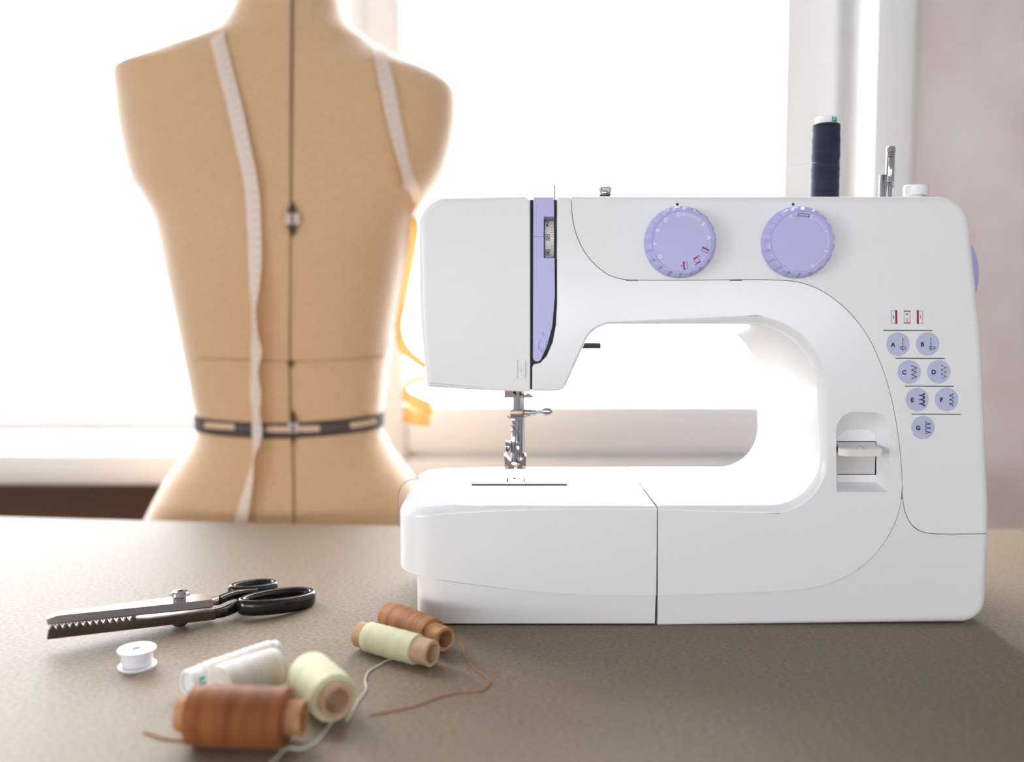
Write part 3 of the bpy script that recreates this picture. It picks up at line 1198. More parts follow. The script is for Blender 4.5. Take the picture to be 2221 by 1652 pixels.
chart = {'A': (1947.7, 746.3), 'B': (2011.8, 745.8), 'C': (1972, 806.3), 'D': (2036.2, 805.7), 'E': (1989.5, 866.3), 'F': (2053, 866), 'G': (2002, 927)}
for ch, (cx, cy) in chart.items():
    ik = Ink(lambda x, y: onY(x, y, YI))
    ik.disc(cx, cy, 25.5, 0, 48)
    # letter and symbol a hair above the disc
    top = Ink(flatY(YI - 0.00008))
    ik.f = flatY(YI - 0.00008)
    ik.text(ch, cx - 10.8, cy + 0.8, 10.2, 0, 1, 0.05)
    sx_ = cx + 10.6
    W_ = 1.35
    if ch in 'AB':
        xo_ = sx_ if ch == 'A' else sx_ - 3.4
        for a, c in ((-13.5, -7.5), (-6, 1), (2.5, 14.5)):
            ik.line((xo_, cy + a), (xo_, cy + c), W_, 1)
        ox = xo_ if ch == 'A' else xo_ + 3.2
        ring = [(ox - 4 + 2.5 * math.cos(PI / 2 + PI * q / 6), cy + 8.2 - 2.5 * math.sin(PI / 2 + PI * q / 6)) for q in range(7)]
        ring += [(ox + 4 + 2.5 * math.cos(-PI / 2 + PI * q / 6), cy + 8.2 - 2.5 * math.sin(-PI / 2 + PI * q / 6)) for q in range(7)]
        ik.path(ring, 1.2, 1, True)
    elif ch in 'CD':
        nz_ = 7 if ch == 'C' else 6
        pts = [(sx_ + (-6 if q % 2 == 0 else 6), cy - 13.5 + 28.5 * q / (nz_ - 1 if ch == 'C' else 6)) for q in range(nz_ if ch == 'C' else 7)]
        if ch == 'C':
            ik.path(pts, 1.5, 1)
        else:
            for a, c in zip(pts[:-1], pts[1:]):
                va, vc = Vector(a), Vector(c)
                ik.line(va.lerp(vc, 0.05), va.lerp(vc, 0.42), 1.2, 1)
                ik.line(va.lerp(vc, 0.60), va.lerp(vc, 0.95), 1.2, 1)
    elif ch == 'E':
        for q in range(3):
            y = cy - 9 + 9.2 * q
            ik.path([(sx_ + 5.5, y - 4.5), (sx_ + 2, y - 3.2), (sx_ + 5, y - 2.2), (sx_ - 6, y), (sx_ + 5, y + 2.2), (sx_ + 2, y + 3.2), (sx_ + 6, y + 4.3)], 1.9, 1)
    elif ch == 'F':
        for q in range(3):
            y = cy - 8.5 + 9.2 * q
            ik.path([(sx_ + 4, y - 5), (sx_ + 3, y - 2.5), (sx_ - 4.5, y), (sx_ + 3, y + 2.2), (sx_ + 4, y + 4.2)], 1.5, 1)
    else:
        for q in range(3):
            y = cy - 9 + 9.2 * q
            ik.path([(sx_ - 5.5, y - 4.8), (sx_ - 4.6, y - 1.2), (sx_ + 6.5, y + 1.0), (sx_ - 4.6, y + 2.6), (sx_ - 5.5, y + 4.4)], 1.6, 1)
    top.bm.free()
    ik.build('stitch_marking', [M['ink_lav'], M['ink_navy']], cover)

# reverse lever in its recess
bm = bmesh.new()
ys_ = Y0 + REC
q0, q1 = onY(1816, 957, ys_), onY(1897.5, 1029, ys_)
add_box(bm, (q0.x, ys_ - 0.0004, q1.z), (q1.x, ys_ + 0.001, q0.z))
slot = obj('lever_slot', bm, M['slot_grey'], mach)
bm = bmesh.new()
q2 = onY(1901, 957, ys_)
add_box(bm, (q1.x - 0.0002, ys_ - 0.0007, q1.z), (q2.x, ys_ + 0.001, q0.z))
for yy in (957.6, 1028.4):
    p0 = onY(1816, yy - 0.7, ys_)
    p1 = onY(1900, yy + 0.7, ys_)
    add_box(bm, (p0.x, ys_ - 0.0006, p1.z), (p1.x, ys_ + 0.001, p0.z))
obj('slot_gap', bm, M['gap'], slot)
bm = bmesh.new()
yl = 0.5895
l0 = onY(1818, 975, yl)
l1 = onY(1918, 989.5, yl)
ztop = onY(1818, 974, yl).z
plan = rpoly([(l0.x, yl, 0.0055), (l1.x, yl, 0.004), (onY(1899, 970, ys_).x, ys_, 0), (onY(1817, 970, ys_).x, ys_, 0)], 8)
lv = plan_solid(plan, ztop, l1.z, 0.0009, 3)
smooth(lv, 35)
lev = wn(link('reverse_lever', lv, M['lever'], mach))
ik = Ink(lambda x, y: onZ(x, y, ztop + 0.0001))
ik.path([(1852, 966), (1861, 972)], 1.6)
ik.path([(1854, 966), (1864, 965.5), (1869, 966.8), (1873, 970.3)], 1.5)
ik.poly([(1869, 971), (1876.5, 968.5), (1877, 972)])
ik.build('lever_arrow', [M['ink_white']], lev)

# presser foot lever behind the head
bm = bmesh.new()
yl = 0.745
p0, p1 = onY(1240, 743, yl), onY(1304, 757, yl)
add_box(bm, (p0.x, yl - 0.004, p1.z), (p1.x, yl + 0.006, p0.z), 0.0008)
for k in range(7):
    xx = p1.x - 0.002 - k * 0.0026
    add_box(bm, (xx - 0.0008, yl - 0.004, p0.z - 0.0004), (xx + 0.0008, yl + 0.006, p0.z + 0.0006), 0.0002)
obj('presser_foot_lever', bm, M['rubber'], mach)

# needle, clamp, presser foot
YN = 0.676
SC = YN / FPX
P = lambda x, y, Y=YN: onY(x, y, Y)
bm = bmesh.new()
add_cyl(bm, P(1122.5, 835), P(1122.5, 905), 0.0035, 28)
nb = obj('needle_bar', bm, M['chrome'], mach)
bm = bmesh.new()
pts = [(1093.5, 846), (1112, 846), (1114, 854), (1120, 857), (1134, 857), (1141, 856), (1145, 852), (1158.5, 861), (1157, 862.5), (1093.5, 862.5)]
g = front_solid([(a, b_, 0) for a, b_ in pts], YN - 0.006, YN - 0.006, YN + 0.004)
smooth(g, 30)
link('thread_guide', g, M['steel_dark_reflect'], nb)
bm = bmesh.new()
a, c = P(1107, 887), P(1135, 903.5)
add_box(bm, (a.x, YN - 0.0052, c.z), (c.x, YN + 0.005, a.z), 0.0007)
cl = obj('needle_clamp', bm, M['bronze'], nb)
bm = bmesh.new()
z_ = P(1135, 894).z
xx = [P(v, 894).x for v in (1134, 1163, 1176, 1198)]
add_cyl(bm, (xx[0], YN, z_), (xx[1], YN, z_), 0.0021, 20, 0, 0.0003)
add_cyl(bm, (xx[1] - 0.001, YN, z_), (xx[2], YN, z_), 0.0012, 16)
r = bmesh.ops.create_uvsphere(bm, u_segments=24, v_segments=14, radius=1.0)
for v in r['verts']:
    v.co = Vector(((xx[2] + xx[3]) / 2 + v.co.x * 0.0042, YN + v.co.y * 0.0016, z_ + 0.0006 + v.co.z * 0.0031))
obj('clamp_screw', bm, M['chrome'], cl)
bm = bmesh.new()
add_sweep(bm, catmull([P(1100, 901), P(1104, 905), P(1118, 907), P(1138, 905), P(1146, 901), P(1150, 901.5)], 5), 0.0005, 0.0005, (0, 1, 0), 8)
obj('thread_hook', bm, M['chrome'], cl)
bm = bmesh.new()
a = P(1119, 903)
add_lathe(bm, P(1119, 903), P(1118.2, 1012) - P(1119, 903), [(0, 0), (0, 0.0010), (0.0125, 0.0010), (0.015, 0.0006), (0.0355, 0.00045), (0.0385, 0.0001), (0.0386, 0)], 14)
obj('needle', bm, M['chrome'], nb)
YP = YN + 0.009
bm = bmesh.new()
add_cyl(bm, P(1129, 840, YP), P(1129, 992, YP), 0.0031, 24)
pbm = obj('presser_bar', bm, M['chrome'], mach)
bm = bmesh.new()
a, c = P(1108.5, 932, YN + 0.002), P(1119.5, 1003, YN + 0.002)
add_box(bm, (a.x, YN + 0.001, c.z), (c.x, YN + 0.009, a.z), 0.0012)
a, c = P(1119, 958, YN + 0.005), P(1127.5, 1004, YN + 0.005)
add_box(bm, (a.x, YN + 0.004, c.z), (c.x, YN + 0.010, a.z), 0.0008)
add_cyl(bm, P(1114, 910, YN + 0.004), P(1114, 936, YN + 0.004), 0.0012, 14)
r = bmesh.ops.create_uvsphere(bm, u_segments=16, v_segments=10, radius=0.0019)
for v in r['verts']:
    v.co += P(1114, 921, YN + 0.004)
obj('foot_holder', bm, M['chrome'], pbm)
bm = bmesh.new()
z_ = P(1101, 969.5).z
x0, x1 = P(1096, 969).x, P(1108.5, 969).x
Ls = x1 - x0
add_lathe(bm, (x0, YN + 0.004, z_), (1, 0, 0), [(0, 0), (0, 0.0046), (Ls * .12, 0.0049), (Ls * .3, 0.0040), (Ls * .7, 0.0040), (Ls * .9, 0.0049), (Ls, 0.0046), (Ls, 0)], 24)
obj('holder_screw', bm, M['chrome'], pbm)
yft = YN - 0.004
wing_l = [(1093.5, 990), (1096.5, 989), (1115, 1012), (1116, 1016.5), (1095.5, 1016.5)]
wing_r = [(1141.5, 990), (1138.5, 989), (1121.5, 1012), (1120.5, 1016.5), (1140, 1016.5)]
ft = bmesh.new()
for wg in (wing_l, wing_r):
    L0 = [ft.verts.new(onY(x, y, yft) + Vector((0, -0.002 if y > 1000 else 0.003, 0))) for x, y in wg]
    L1 = [ft.verts.new(onY(x, y, yft) + Vector((0, 0.016, 0))) for x, y in wg]
    ft.faces.new(L0)
    ft.faces.new(L1[::-1])
    for k in range(5):
        ft.faces.new((L0[k], L1[k], L1[(k + 1) % 5], L0[(k + 1) % 5]))
a, c = onY(1115, 1009, yft), onY(1122, 1016.5, yft)
add_box(ft, (a.x, yft + 0.004, c.z), (c.x, yft + 0.016, a.z))
for xx in (1101, 1136):
    add_cyl(ft, onY(xx, 1009, yft - 0.002), onY(xx, 1018, yft - 0.002), 0.0011, 12)
obj('presser_foot', ft, M['steel'], pbm)

# needle plate and feed dog slots on the bed
bedmap = lambda x, y: onZ(x, y, BED_Z + 0.00015)
pl0, pl1 = onZ(1022, 1052, BED_Z), onZ(1233, 1052, BED_Z)
bm = bmesh.new()
add_box(bm, (pl0.x, pl0.y + 0.0004, BED_Z - 0.001), (pl1.x, pl0.y + 0.050, BED_Z + 0.0003), 0.0001)
plate = obj('needle_plate', bm, M['white'], mach)
bm = bmesh.new()
add_box(bm, (pl0.x, pl0.y - 0.0006, BED_Z - 0.001), (pl1.x - 0.001, pl0.y + 0.0008, BED_Z + 0.0012))
obj('plate_gap', bm, M['gap_grey'], plate)
bm = bmesh.new()
add_box(bm, (onZ(1097, 1050, BED_Z).x, pl0.y, BED_Z), (onZ(1141, 1050, BED_Z).x, pl0.y + 0.046, BED_Z + 0.0007), 0.0003)
sp = obj('stitch_plate', bm, M['chrome'], plate)
ik = Ink(lambda x, y: onZ(x, y, BED_Z + 0.0008))
for xa, xb, ya, yb in ((1099, 1103.5, 1034, 1046), (1135, 1139, 1034, 1046), (1112, 1120, 1034, 1039)):
    ik.poly([(xa, ya), (xb, ya), (xb, yb), (xa, yb)])
ik.build('feed_slot', [M['gap']], plate)
ik = Ink(bedmap)
ik.path([(995.5, 1014), (993, 1022), (986, 1040), (984, 1053)], 1.3)
ik.build('bed_seam', [M['gap_grey']], bed)
ik = Ink(bedmap)
ik.path([(1295, 1048), (1310, 1048), (1440, 1046.5)], 0.8)
ik.path([(1285, 1054), (1400, 1054)], 0.8)
ik.build('bobbin_cover_seam', [M['ink_lav']], bed)

# thread tail lying over the left end of the bed
bm = bmesh.new()
tail = [onZ(960, 1036, BED_Z + 0.0008), onZ(925, 1036.5, BED_Z + 0.001), onZ(905, 1036.5, BED_Z + 0.001), onY(884, 1042, 0.70), onY(868, 1056, 0.69), onY(863.5, 1075, 0.685), onY(864, 1100, 0.68), onY(862, 1125, 0.68), onY(865, 1141, 0.68)]
add_sweep(bm, catmull(tail, 8), 0.00022, 0.00022, (0, 1, 0), 6)
tail2 = [onZ(940, 1038.5, BED_Z + 0.0008), onZ(912, 1039.5, BED_Z + 0.001), onY(888, 1041, 0.70), onY(872, 1054, 0.69), onY(866, 1066, 0.687), onY(864, 1080, 0.685)]
add_sweep(bm, catmull(tail2, 8), 0.00018, 0.00018, (0, 1, 0), 6)
obj('thread_tail', bm, M['t_loose_grey'], mach)

# feet
for fx, fy in ((onY(2025, 1357, 0.622).x, 0.622), (onY(2025, 1357, 0.622).x, 0.735), (onY(1600, 1357, 0.622).x, 0.735), (onY(1385, 1357, 0.66).x, 0.66)):
    bm = bmesh.new()
    add_lathe(bm, (fx, fy, TABLE_Z), (0, 0, 1), [(0, 0), (0, 0.0062), (0.0012, 0.0068), (zb - TABLE_Z + 0.003, 0.0068), (zb - TABLE_Z + 0.003, 0)], 24)
    obj('rubber_foot', bm, M['rubber'], mach)
bm = bmesh.new()
p0 = onY(1300, 1360, 0.63)
add_cyl(bm, (p0.x, 0.63, TABLE_Z + 0.0006), (p0.x, 0.63, zb + 0.002), 0.002, 14)
obj('base_screw', bm, M['chrome'], mach)

# ------------------------------------------------------------------ thread spools
def spool(name, label, A, B, r_core, r_thr, t0, t1, m_core, m_thr, cat='thread spool', bulge=0.03, green=False, taper=0.0, closed_end=False, group='spools of thread', hole=0.72, steps=26):
    """Spool with its axis from A to B (world points of the two end centres); thread covers t0..t1 of the length."""
    A, B = Vector(A), Vector(B)
    ax = B - A
    L = ax.length
    o = thing(name, A.lerp(B, 0.5) - Vector((0, 0, r_thr)), label, cat, group)
    q = Vector((1, 0, 0)).rotation_difference(ax)

    def child(nm, bm, mm, par):
        me = bm_mesh(bm, nm, 40)
        c = bpy.data.objects.new(nm, me)
        COL.objects.link(c)
        for x_ in (mm if isinstance(mm, list) else [mm]):
            me.materials.append(x_)
        c.parent = par
        if par is o:
            c.location = A - o.location
            c.rotation_mode = 'QUATERNION'
            c.rotation_quaternion = q
        return c

    bm = bmesh.new()
    ri = r_core * hole
    add_lathe(bm, (0, 0, 0), (1, 0, 0), [(0, ri), (0, r_core - 0.0004), (0.0004, r_core), (L - 0.0004, r_core), (L, r_core - 0.0004), (L, ri), (L * 0.5, ri * 0.98)], 36, 0, True)
    if closed_end:
        add_lathe(bm, (0.0015, 0, 0), (1, 0, 0), [(0, 0), (0, ri), (0.001, ri), (0.001, 0)], 30)
    core_o = child('spool_core', bm, m_core, o)
    bm = bmesh.new()
    a0, a1 = t0 * L, t1 * L
    prof = [(a0, r_core * 0.97), (a0, r_core + (r_thr - r_core) * 0.75), (a0 + 0.0006, r_core + (r_thr - r_core) * 0.93)]
    for k in range(steps + 1):
        s = k / steps
        rr = r_thr * (1 - taper * s) * (1 - bulge * (2 * s - 1) ** 4) + random.uniform(-1, 1) * 0.00022
        prof.append((a0 + 0.0012 + (a1 - a0 - 0.0024) * s, rr))
    e = r_thr * (1 - taper)
    prof += [(a1 - 0.0006, r_core + (e - r_core) * 0.93), (a1, r_core + (e - r_core) * 0.75), (a1, r_core * 0.97)]
    add_lathe(bm, (0, 0, 0), (1, 0, 0), prof, 40, 0, True)
    child('thread_winding', bm, m_thr, o)
    if green:
        bm = bmesh.new()
        ga, gb_, gx0, gx1 = green
        for (s0, s1, x0_, x1_) in ((0, 1, gx0, gx0 + (gx1 - gx0) * .3), (0.0, .25, gx0, gx1), (.5, .7, gx0, gx1), (.85, 1, gx0, gx0 + (gx1 - gx0) * .7)):
            av = [ga + (gb_ - ga) * (s0 + (s1 - s0) * j / 4) for j in range(5)]
            vs = [[bm.verts.new((x_, (r_core + 0.0001) * math.cos(a), (r_core + 0.0001) * math.sin(a))) for a in av] for x_ in (x0_, x1_)]
            for j in range(4):
                bm.faces.new((vs[0][j], vs[0][j + 1], vs[1][j + 1], vs[1][j]))
        child('green_print', bm, M['green'], core_o)
    return o


def strand(bm, pts, r=0.0004, n=10):
    add_sweep(bm, catmull(pts, n), r, r, (0, 0, 1), 8)


def T(px, py, h):
    return onZ(px, py, TABLE_Z + h)


# navy thread on the machine's spool pin
zb_n = TOPZ + 0.0012
zt_n = onY(1790, 250, ysp - 0.008).z
nav = spool('thread_spool', 'navy blue thread spool upright on the sewing machine top', (psp.x, ysp, zb_n), (psp.x, ysp, zt_n), 0.0080, 0.0108, 0.035, 0.925, M['core_white'], M['t_navy'],
            bulge=0.02, green=(3.35, 4.05, zt_n - zb_n - 0.0046, zt_n - zb_n - 0.0008), group=None)
nav.location.z = zb_n
for c in nav.children:
    c.location.z = 0.0
    c.location.x = 0
    c.location.y = 0
bm = bmesh.new()
strand(bm, [onY(1771, 352.5, ysp - 0.0108), onY(1758, 353.5, ysp - 0.009), onY(1720, 358, ysp - 0.004), onY(1670, 366, ysp), onY(1560, 385, 0.68), onY(1400, 405, 0.668), onY(1318, 412, 0.66)], 0.00007, 6)
obj('loose_thread', bm, M['ink_lav'], nav)

hB = 0.0100
spool_a = spool('thread_spool', 'rust brown thread spool against the left end of the sewing machine', T(838, 1333, hB), T(966, 1386, hB), 0.0078, 0.0104, 0.08, 0.80, M['card_brown'], M['t_rust'])
spool_b = spool('thread_spool', 'pale yellow thread spool on brown cardboard tube, leaning beside the rust brown spool', T(780, 1375, 0.0092), T(938, 1417, 0.0092), 0.0082, 0.0095, 0.13, 0.80, M['card'], M['t_yellow'])
spool_c = spool('thread_spool', 'thin white thread spool with clear plastic end and green print', T(404, 1482, 0.0085), T(600, 1412, 0.0082), 0.0074, 0.0083, 0.16, 0.93, M['clear'], M['t_white'],
                green=(2.6, 3.5, 0.004, 0.0075), closed_end=True)
spool_d = spool('thread_spool', 'plump cream white thread spool lying between the thin white and yellow spools', T(474, 1494, 0.0124), T(602, 1444, 0.0124), 0.0050, 0.0126, 0.01, 0.99, M['clear'], M['t_cream'], taper=0.1)
spool_e = spool('thread_spool', 'pale yellow thread spool with its open cardboard tube facing the viewer', T(669, 1459, 0.0130), T(731, 1521, 0.0130), 0.0094, 0.0132, 0.03, 0.90, M['card'], M['t_yellow'])
spool_f = spool('thread_spool', 'fat rust brown thread spool lying nearest in front of the white spools', T(389, 1549, 0.0148), T(660, 1557, 0.0148), 0.0085, 0.0150, 0.105, 0.875, M['card_brown'], M['t_brown'])

bm = bmesh.new()
strand(bm, [T(983, 1372, 0.006), T(992, 1382, 0.003), T(1003, 1400, 0.0005), T(1010, 1425, 0.0005), T(1030, 1450, 0.0005), T(1055, 1468, 0.0005), T(1061, 1482, 0.0005), T(1045, 1497, 0.0005), T(1000, 1500, 0.0005), T(950, 1512, 0.0005), T(900, 1530, 0.0005), T(800, 1551, 0.0005)], 0.00042)
obj('loose_thread', bm, M['t_loose_brown'], spool_a)
bm = bmesh.new()
strand(bm, [T(870, 1428, 0.001), T(845, 1430, 0.0006), T(822, 1442, 0.0006), T(800, 1456, 0.0006), T(792, 1475, 0.0006), T(794, 1495, 0.0006), T(778, 1518, 0.0006), T(766, 1540, 0.0006), T(752, 1562, 0.0006)], 0.00055)
obj('loose_thread', bm, M['t_loose_pale'], spool_b)
bm = bmesh.new()
strand(bm, [T(728, 1556, 0.0012), T(715, 1572, 0.0006), T(700, 1593, 0.0006), T(680, 1613, 0.0006), T(655, 1623, 0.0006), T(625, 1622, 0.0006), T(612, 1628, 0.0006), T(600, 1645, 0.0006), T(570, 1668, 0.0006)], 0.0006)
obj('loose_thread', bm, M['t_loose_pale'], spool_e)
bm = bmesh.new()
strand(bm, [T(420, 1608, 0.0008), T(390, 1604, 0.0006), T(355, 1600, 0.0006), T(330, 1592, 0.0006), T(312, 1587, 0.0006)], 0.0006)
obj('loose_thread', bm, M['t_loose_brown'], spool_f)

# bobbin
bc = onZ(298, 1445, TABLE_Z)
bob = thing('bobbin', bc, 'small white plastic bobbin of white thread standing below the shears', 'bobbin')
HB, RB = 0.0118, 0.0113
bm = bmesh.new()
add_lathe(bm, bc, (0, 0, 1), [(0, 0.003), (0, RB - 0.0003), (0.0003, RB), (0.0013, RB), (0.0016, RB - 0.0003), (0.0018, 0.006), (HB - 0.0018, 0.006), (HB - 0.0016, RB - 0.0003), (HB - 0.0013, RB), (HB - 0.0003, RB), (HB, RB - 0.0003), (HB, 0.0034), (HB - 0.001, 0.003)], 48, 0, True)
obj('bobbin_reel', bm, M['core_white'], bob)
bm = bmesh.new()
pr = [(0.0019, 0.0061)]
for k in range(14):
    pr.append((0.002 + (HB - 0.004) * k / 13, RB * 0.80 + random.uniform(-1, 1) * 0.00012))
pr.append((HB - 0.0019, 0.0061))
add_lathe(bm, bc, (0, 0, 1), pr, 40, 0, True)
obj('thread_winding', bm, M['t_bobbin'], bob)

# ------------------------------------------------------------------ pinking shears
pv = onZ(389, 1356, TABLE_Z)
pivot = Vector((pv.x, pv.y, TABLE_Z + 0.0045))
tip = onZ(100, 1378, TABLE_Z + 0.0098)
U = (tip - pivot).normalized()
V = U.cross(Vector((0, 0, 1))).normalized()
if V.y > 0:
    V = -V
W = V.cross(U)
if W.z < 0:
    W = -W
LT = (tip - pivot).length
shears = thing('pinking_shears', pv, 'steel pinking shears with black handles lying left of the sewing machine', 'scissors')
Q = lambda u, v, w: pivot + U * u + V * v + W * w


def blade(bm, outline, w0, w1, mi=0):
    A = [bm.verts.new(Q(u, v, w1)) for u, v in outline]
    B = [bm.verts.new(Q(u, v, w0)) for u, v in outline]
    bm.faces.new(A).material_index = mi
    bm.faces.new(B[::-1]).material_index = mi
    for k in range(len(A)):
        bm.faces.new((A[k], B[k], B[(k + 1) % len(A)], A[(k + 1) % len(A)])).material_index = mi


tip_v = 0.0065
# lower blade: vertical front face whose top edge is cut into teeth
bm = bmesh.new()
NT = 13
zig = []
u_s, u_e = LT - 0.001, 0.030
for k in range(NT * 2 + 1):
    s = k / (NT * 2)
    zig.append((u_s + (u_e - u_s) * s, 0.0052 if k % 2 == 0 else 0.0086))
zig = zig[:-1] + [(u_e, 0.0066), (u_e - 0.008, 0.0060), (-0.022, 0.0062)]
fv = lambda u: 0.0112 + (tip_v - 0.0112) * max(0, u) / LT
A = [Q(u, fv(u), w) for u, w in zig] + [Q(-0.022, 0.011, 0.0), Q(LT, tip_v, -0.0006)]
Bk = [Q(u, fv(u) - 0.004, w) for u, w in zig] + [Q(-0.022, 0.007, 0.0), Q(LT, tip_v - 0.004, -0.0006)]
va, vb = [bm.verts.new(p) for p in A], [bm.verts.new(p) for p in Bk]
bm.faces.new(va)
bm.faces.new(vb[::-1])
for k in range(len(va)):
    bm.faces.new((va[k], vb[k], vb[(k + 1) % len(va)], va[(k + 1) % len(va)]))
blade(bm, [(-0.022, 0.0105), (LT - 0.001, tip_v - 0.0006), (LT - 0.001, -0.001), (0.0, -0.0075), (-0.022, -0.004)], 0.0, 0.0045)
lower = obj('lower_blade', bm, M['steel_dark_reflect'], shears, 25)  # same steel as the upper blade, darkened for what it reflects
# upper blade: flat top, sloping bevel toward the viewer, hanging teeth behind it
bm = bmesh.new()
w_b, w_t = 0.0098, 0.0140
front = lambda u: 0.0085 + (0.0042 - 0.0085) * max(0, u) / LT
stn = [-0.020, -0.012, 0.0, 0.02, 0.04, 0.06, LT - 0.006, LT]
rows = []
for u in stn:
    e = 1.0 if u < LT - 0.001 else 0.75
    bk = -0.0090 + 0.0072 * max(0, u) / LT
    sec = [(front(u) * e, w_t - (0 if e == 1 else 0.002)), (front(u) + 0.0030, w_b), (front(u) + 0.0010, w_b - 0.0012), (bk, w_b - 0.0012), (bk, w_t - (0 if e == 1 else 0.002))]
    rows.append([bm.verts.new(Q(u, v, w)) for v, w in sec])
for R0, R1 in zip(rows[:-1], rows[1:]):
    for k in range(5):
        bm.faces.new((R0[k], R0[(k + 1) % 5], R1[(k + 1) % 5], R1[k]))
bm.faces.new(rows[0])
bm.faces.new(rows[-1][::-1])
zg = []
for k in range(NT * 2 + 1):
    s = k / (NT * 2)
    zg.append((u_s - 0.002 + (u_e - u_s) * s, 0.0092 if k % 2 == 0 else 0.0060))
A = [Q(u, front(u) - 0.0022, w) for u, w in zg] + [Q(u_e - 0.002, front(u_e) - 0.0022, w_b), Q(u_s - 0.002, front(u_s) - 0.0022, w_b)]
Bk = [p - V * 0.004 for p in A]
va, vb = [bm.verts.new(p) for p in A], [bm.verts.new(p) for p in Bk]
bm.faces.new(va)
bm.faces.new(vb[::-1])
for k in range(len(va)):
    bm.faces.new((va[k], vb[k], vb[(k + 1) % len(va)], va[(k + 1) % len(va)]))
upper = obj('upper_blade', bm, M['steel'], shears, 25)
# pivot screw on top, nut underneath
bm = bmesh.new()
add_lathe(bm, Q(0, 0, w_t - 0.001), W, [(0, 0), (0, 0.0048), (0.0026, 0.0048), (0.0030, 0.0058), (0.0042, 0.0066), (0.0060, 0.0062), (0.0070, 0.0050), (0.0072, 0.0030), (0.0064, 0.0026), (0.0064, 0)], 32)
obj('pivot_screw', bm, M['chrome'], shears)
bm = bmesh.new()
add_lathe(bm, Q(0, 0.001, 0.001), -W, [(0, 0), (0, 0.0060), (0.0030, 0.0060), (0.0046, 0.0042), (0.0046, 0)], 32)
obj('pivot_nut', bm, M['steel_dark_reflect'], shears)


def local_path(lst):
    return catmull([Q(*p) for p in lst], 8)


def px_uvw(px, py, w):
    """Local (u, v, w) of the point seen at a pixel and lying at height w above the pivot plane."""
    o_ = pivot + W * w
    r_ = ray(px, py)
    s_ = (o_ - EYE).dot(W) / r_.dot(W)
    p_ = EYE + r_ * s_ - pivot
    return (p_.dot(U), p_.dot(V), w)


# near handle (lower blade): big loop
def loop(cx, cy, w, a_, b_, rot, n=48):
    c = px_uvw(cx, cy, w)
    pts = []
    for k in range(n):
        t_ = 2 * PI * k / n
        x_, y_ = a_ * math.cos(t_), b_ * math.sin(t_)
        # egg shape: wider toward the far (right) end
        y_ *= 1 - 0.12 * math.cos(t_)
        pts.append(Q(c[0] + x_ * math.cos(rot) - y_ * math.sin(rot), c[1] + x_ * math.sin(rot) + y_ * math.cos(rot), w))
    return pts, c


bm = bmesh.new()
lp, cc = loop(601, 1303, 0.0065, 0.0275, 0.0128, 0.10)
add_sweep(bm, lp, 0.0030, 0.0056, W, 14, True, 0, 2.6)
e1 = px_uvw(519, 1311, 0.0060)
s0 = (-0.0205, 0.0075, 0.0030)
sh = local_path([s0, (-0.028, 0.0065, 0.0032), (s0[0] * 0.3 + e1[0] * 0.7, e1[1] * 0.75 + 0.002, 0.0040), (e1[0], e1[1], 0.0060), (e1[0] - 0.006, e1[1] + 0.0035, 0.0065)])
add_sweep(bm, sh, lambda s: 0.0036 - 0.0012 * s, lambda s: 0.0032 + 0.0013 * s, W, 14, False, 0, 2.6)
obj('lower_handle', bm, M['black'], shears, 50)
# far handle (upper blade): small loop with a silver neck
bm = bmesh.new()
lp2, cc2 = loop(549, 1277, 0.0085, 0.0165, 0.0085, 0.05)
add_sweep(bm, lp2, 0.0028, 0.0050, W, 14, True, 0, 2.6)
e2 = px_uvw(520, 1287, 0.0100)
neck = px_uvw(474, 1302, 0.0110)
sh2 = local_path([neck, px_uvw(487, 1296, 0.0112), px_uvw(505, 1290, 0.0110), px_uvw(530, 1286, 0.0100), px_uvw(556, 1284, 0.0090)])
add_sweep(bm, sh2, lambda s: 0.0027, lambda s: 0.0032, W, 14, False, 0, 2.6)
uh = obj('upper_handle', bm, M['black'], shears, 50)
bm = bmesh.new()
sh3 = local_path([(-0.016, 0.001, 0.0112), (-0.021, 0.002, 0.0112), tuple(Vector((-0.021, 0.002, 0.0112)).lerp(Vector(neck), 0.6)), neck])
add_sweep(bm, sh3, lambda s: 0.0075 - 0.0047 * s, lambda s: 0.0026 + 0.0006 * s, W, 14, False, 0, 3.0)
obj('blade_neck', bm, M['steel'], upper, 40)

# ------------------------------------------------------------------ dress form
YMN = 1.09
form = thing('dress_form', (onY(635, 900, YMN).x, YMN, FLOOR), 'tan linen dress form torso standing behind the table before the window', 'dress form')
TAB = [(-130, 533, 727, .052), (-60, 526, 736, .055), (0, 519, 745, .060), (30, 511, 752, .062), (60, 494, 766, .066), (85, 466, 792, .070), (100, 424, 815, .072), (120, 356, 846, .074), (140, 292, 893, .076),
       (152, 258, 925, .078), (165, 252, 955, .080), (190, 255, 984, .083), (215, 258, 991, .086), (260, 264, 990, .092), (320, 276, 981, .098), (370, 289, 966, .103), (405, 302, 948, .106), (430, 320, 930, .107),
       (465, 341, 908, .109), (500, 354, 896, .110), (560, 367, 884, .110), (620, 379, 871, .107), (700, 395, 856, .101), (780, 410, 842, .094), (850, 424, 833, .088), (900, 435, 829, .085), (925, 436, 829, .085),
       (950, 428, 836, .087), (985, 405, 856, .093), (1030, 372, 891, .102), (1080, 345, 920, .110), (1130, 322, 943, .116), (1200, 304, 962, .120), (1300, 300, 968, .120), (1380, 305, 962, .117)]
rowsZ = []
for py, l_, r_, d_ in TAB:
    pl, pr_ = onY(l_, py, YMN), onY(r_, py, YMN)
    rowsZ.append((pl.z, pl.x, pr_.x, d_))
cv = catmull([Vector((a[1], a[2], a[3])) for a in rowsZ], 3)
cz = catmull([Vector((a[0], 0, 0)) for a in rowsZ], 3)
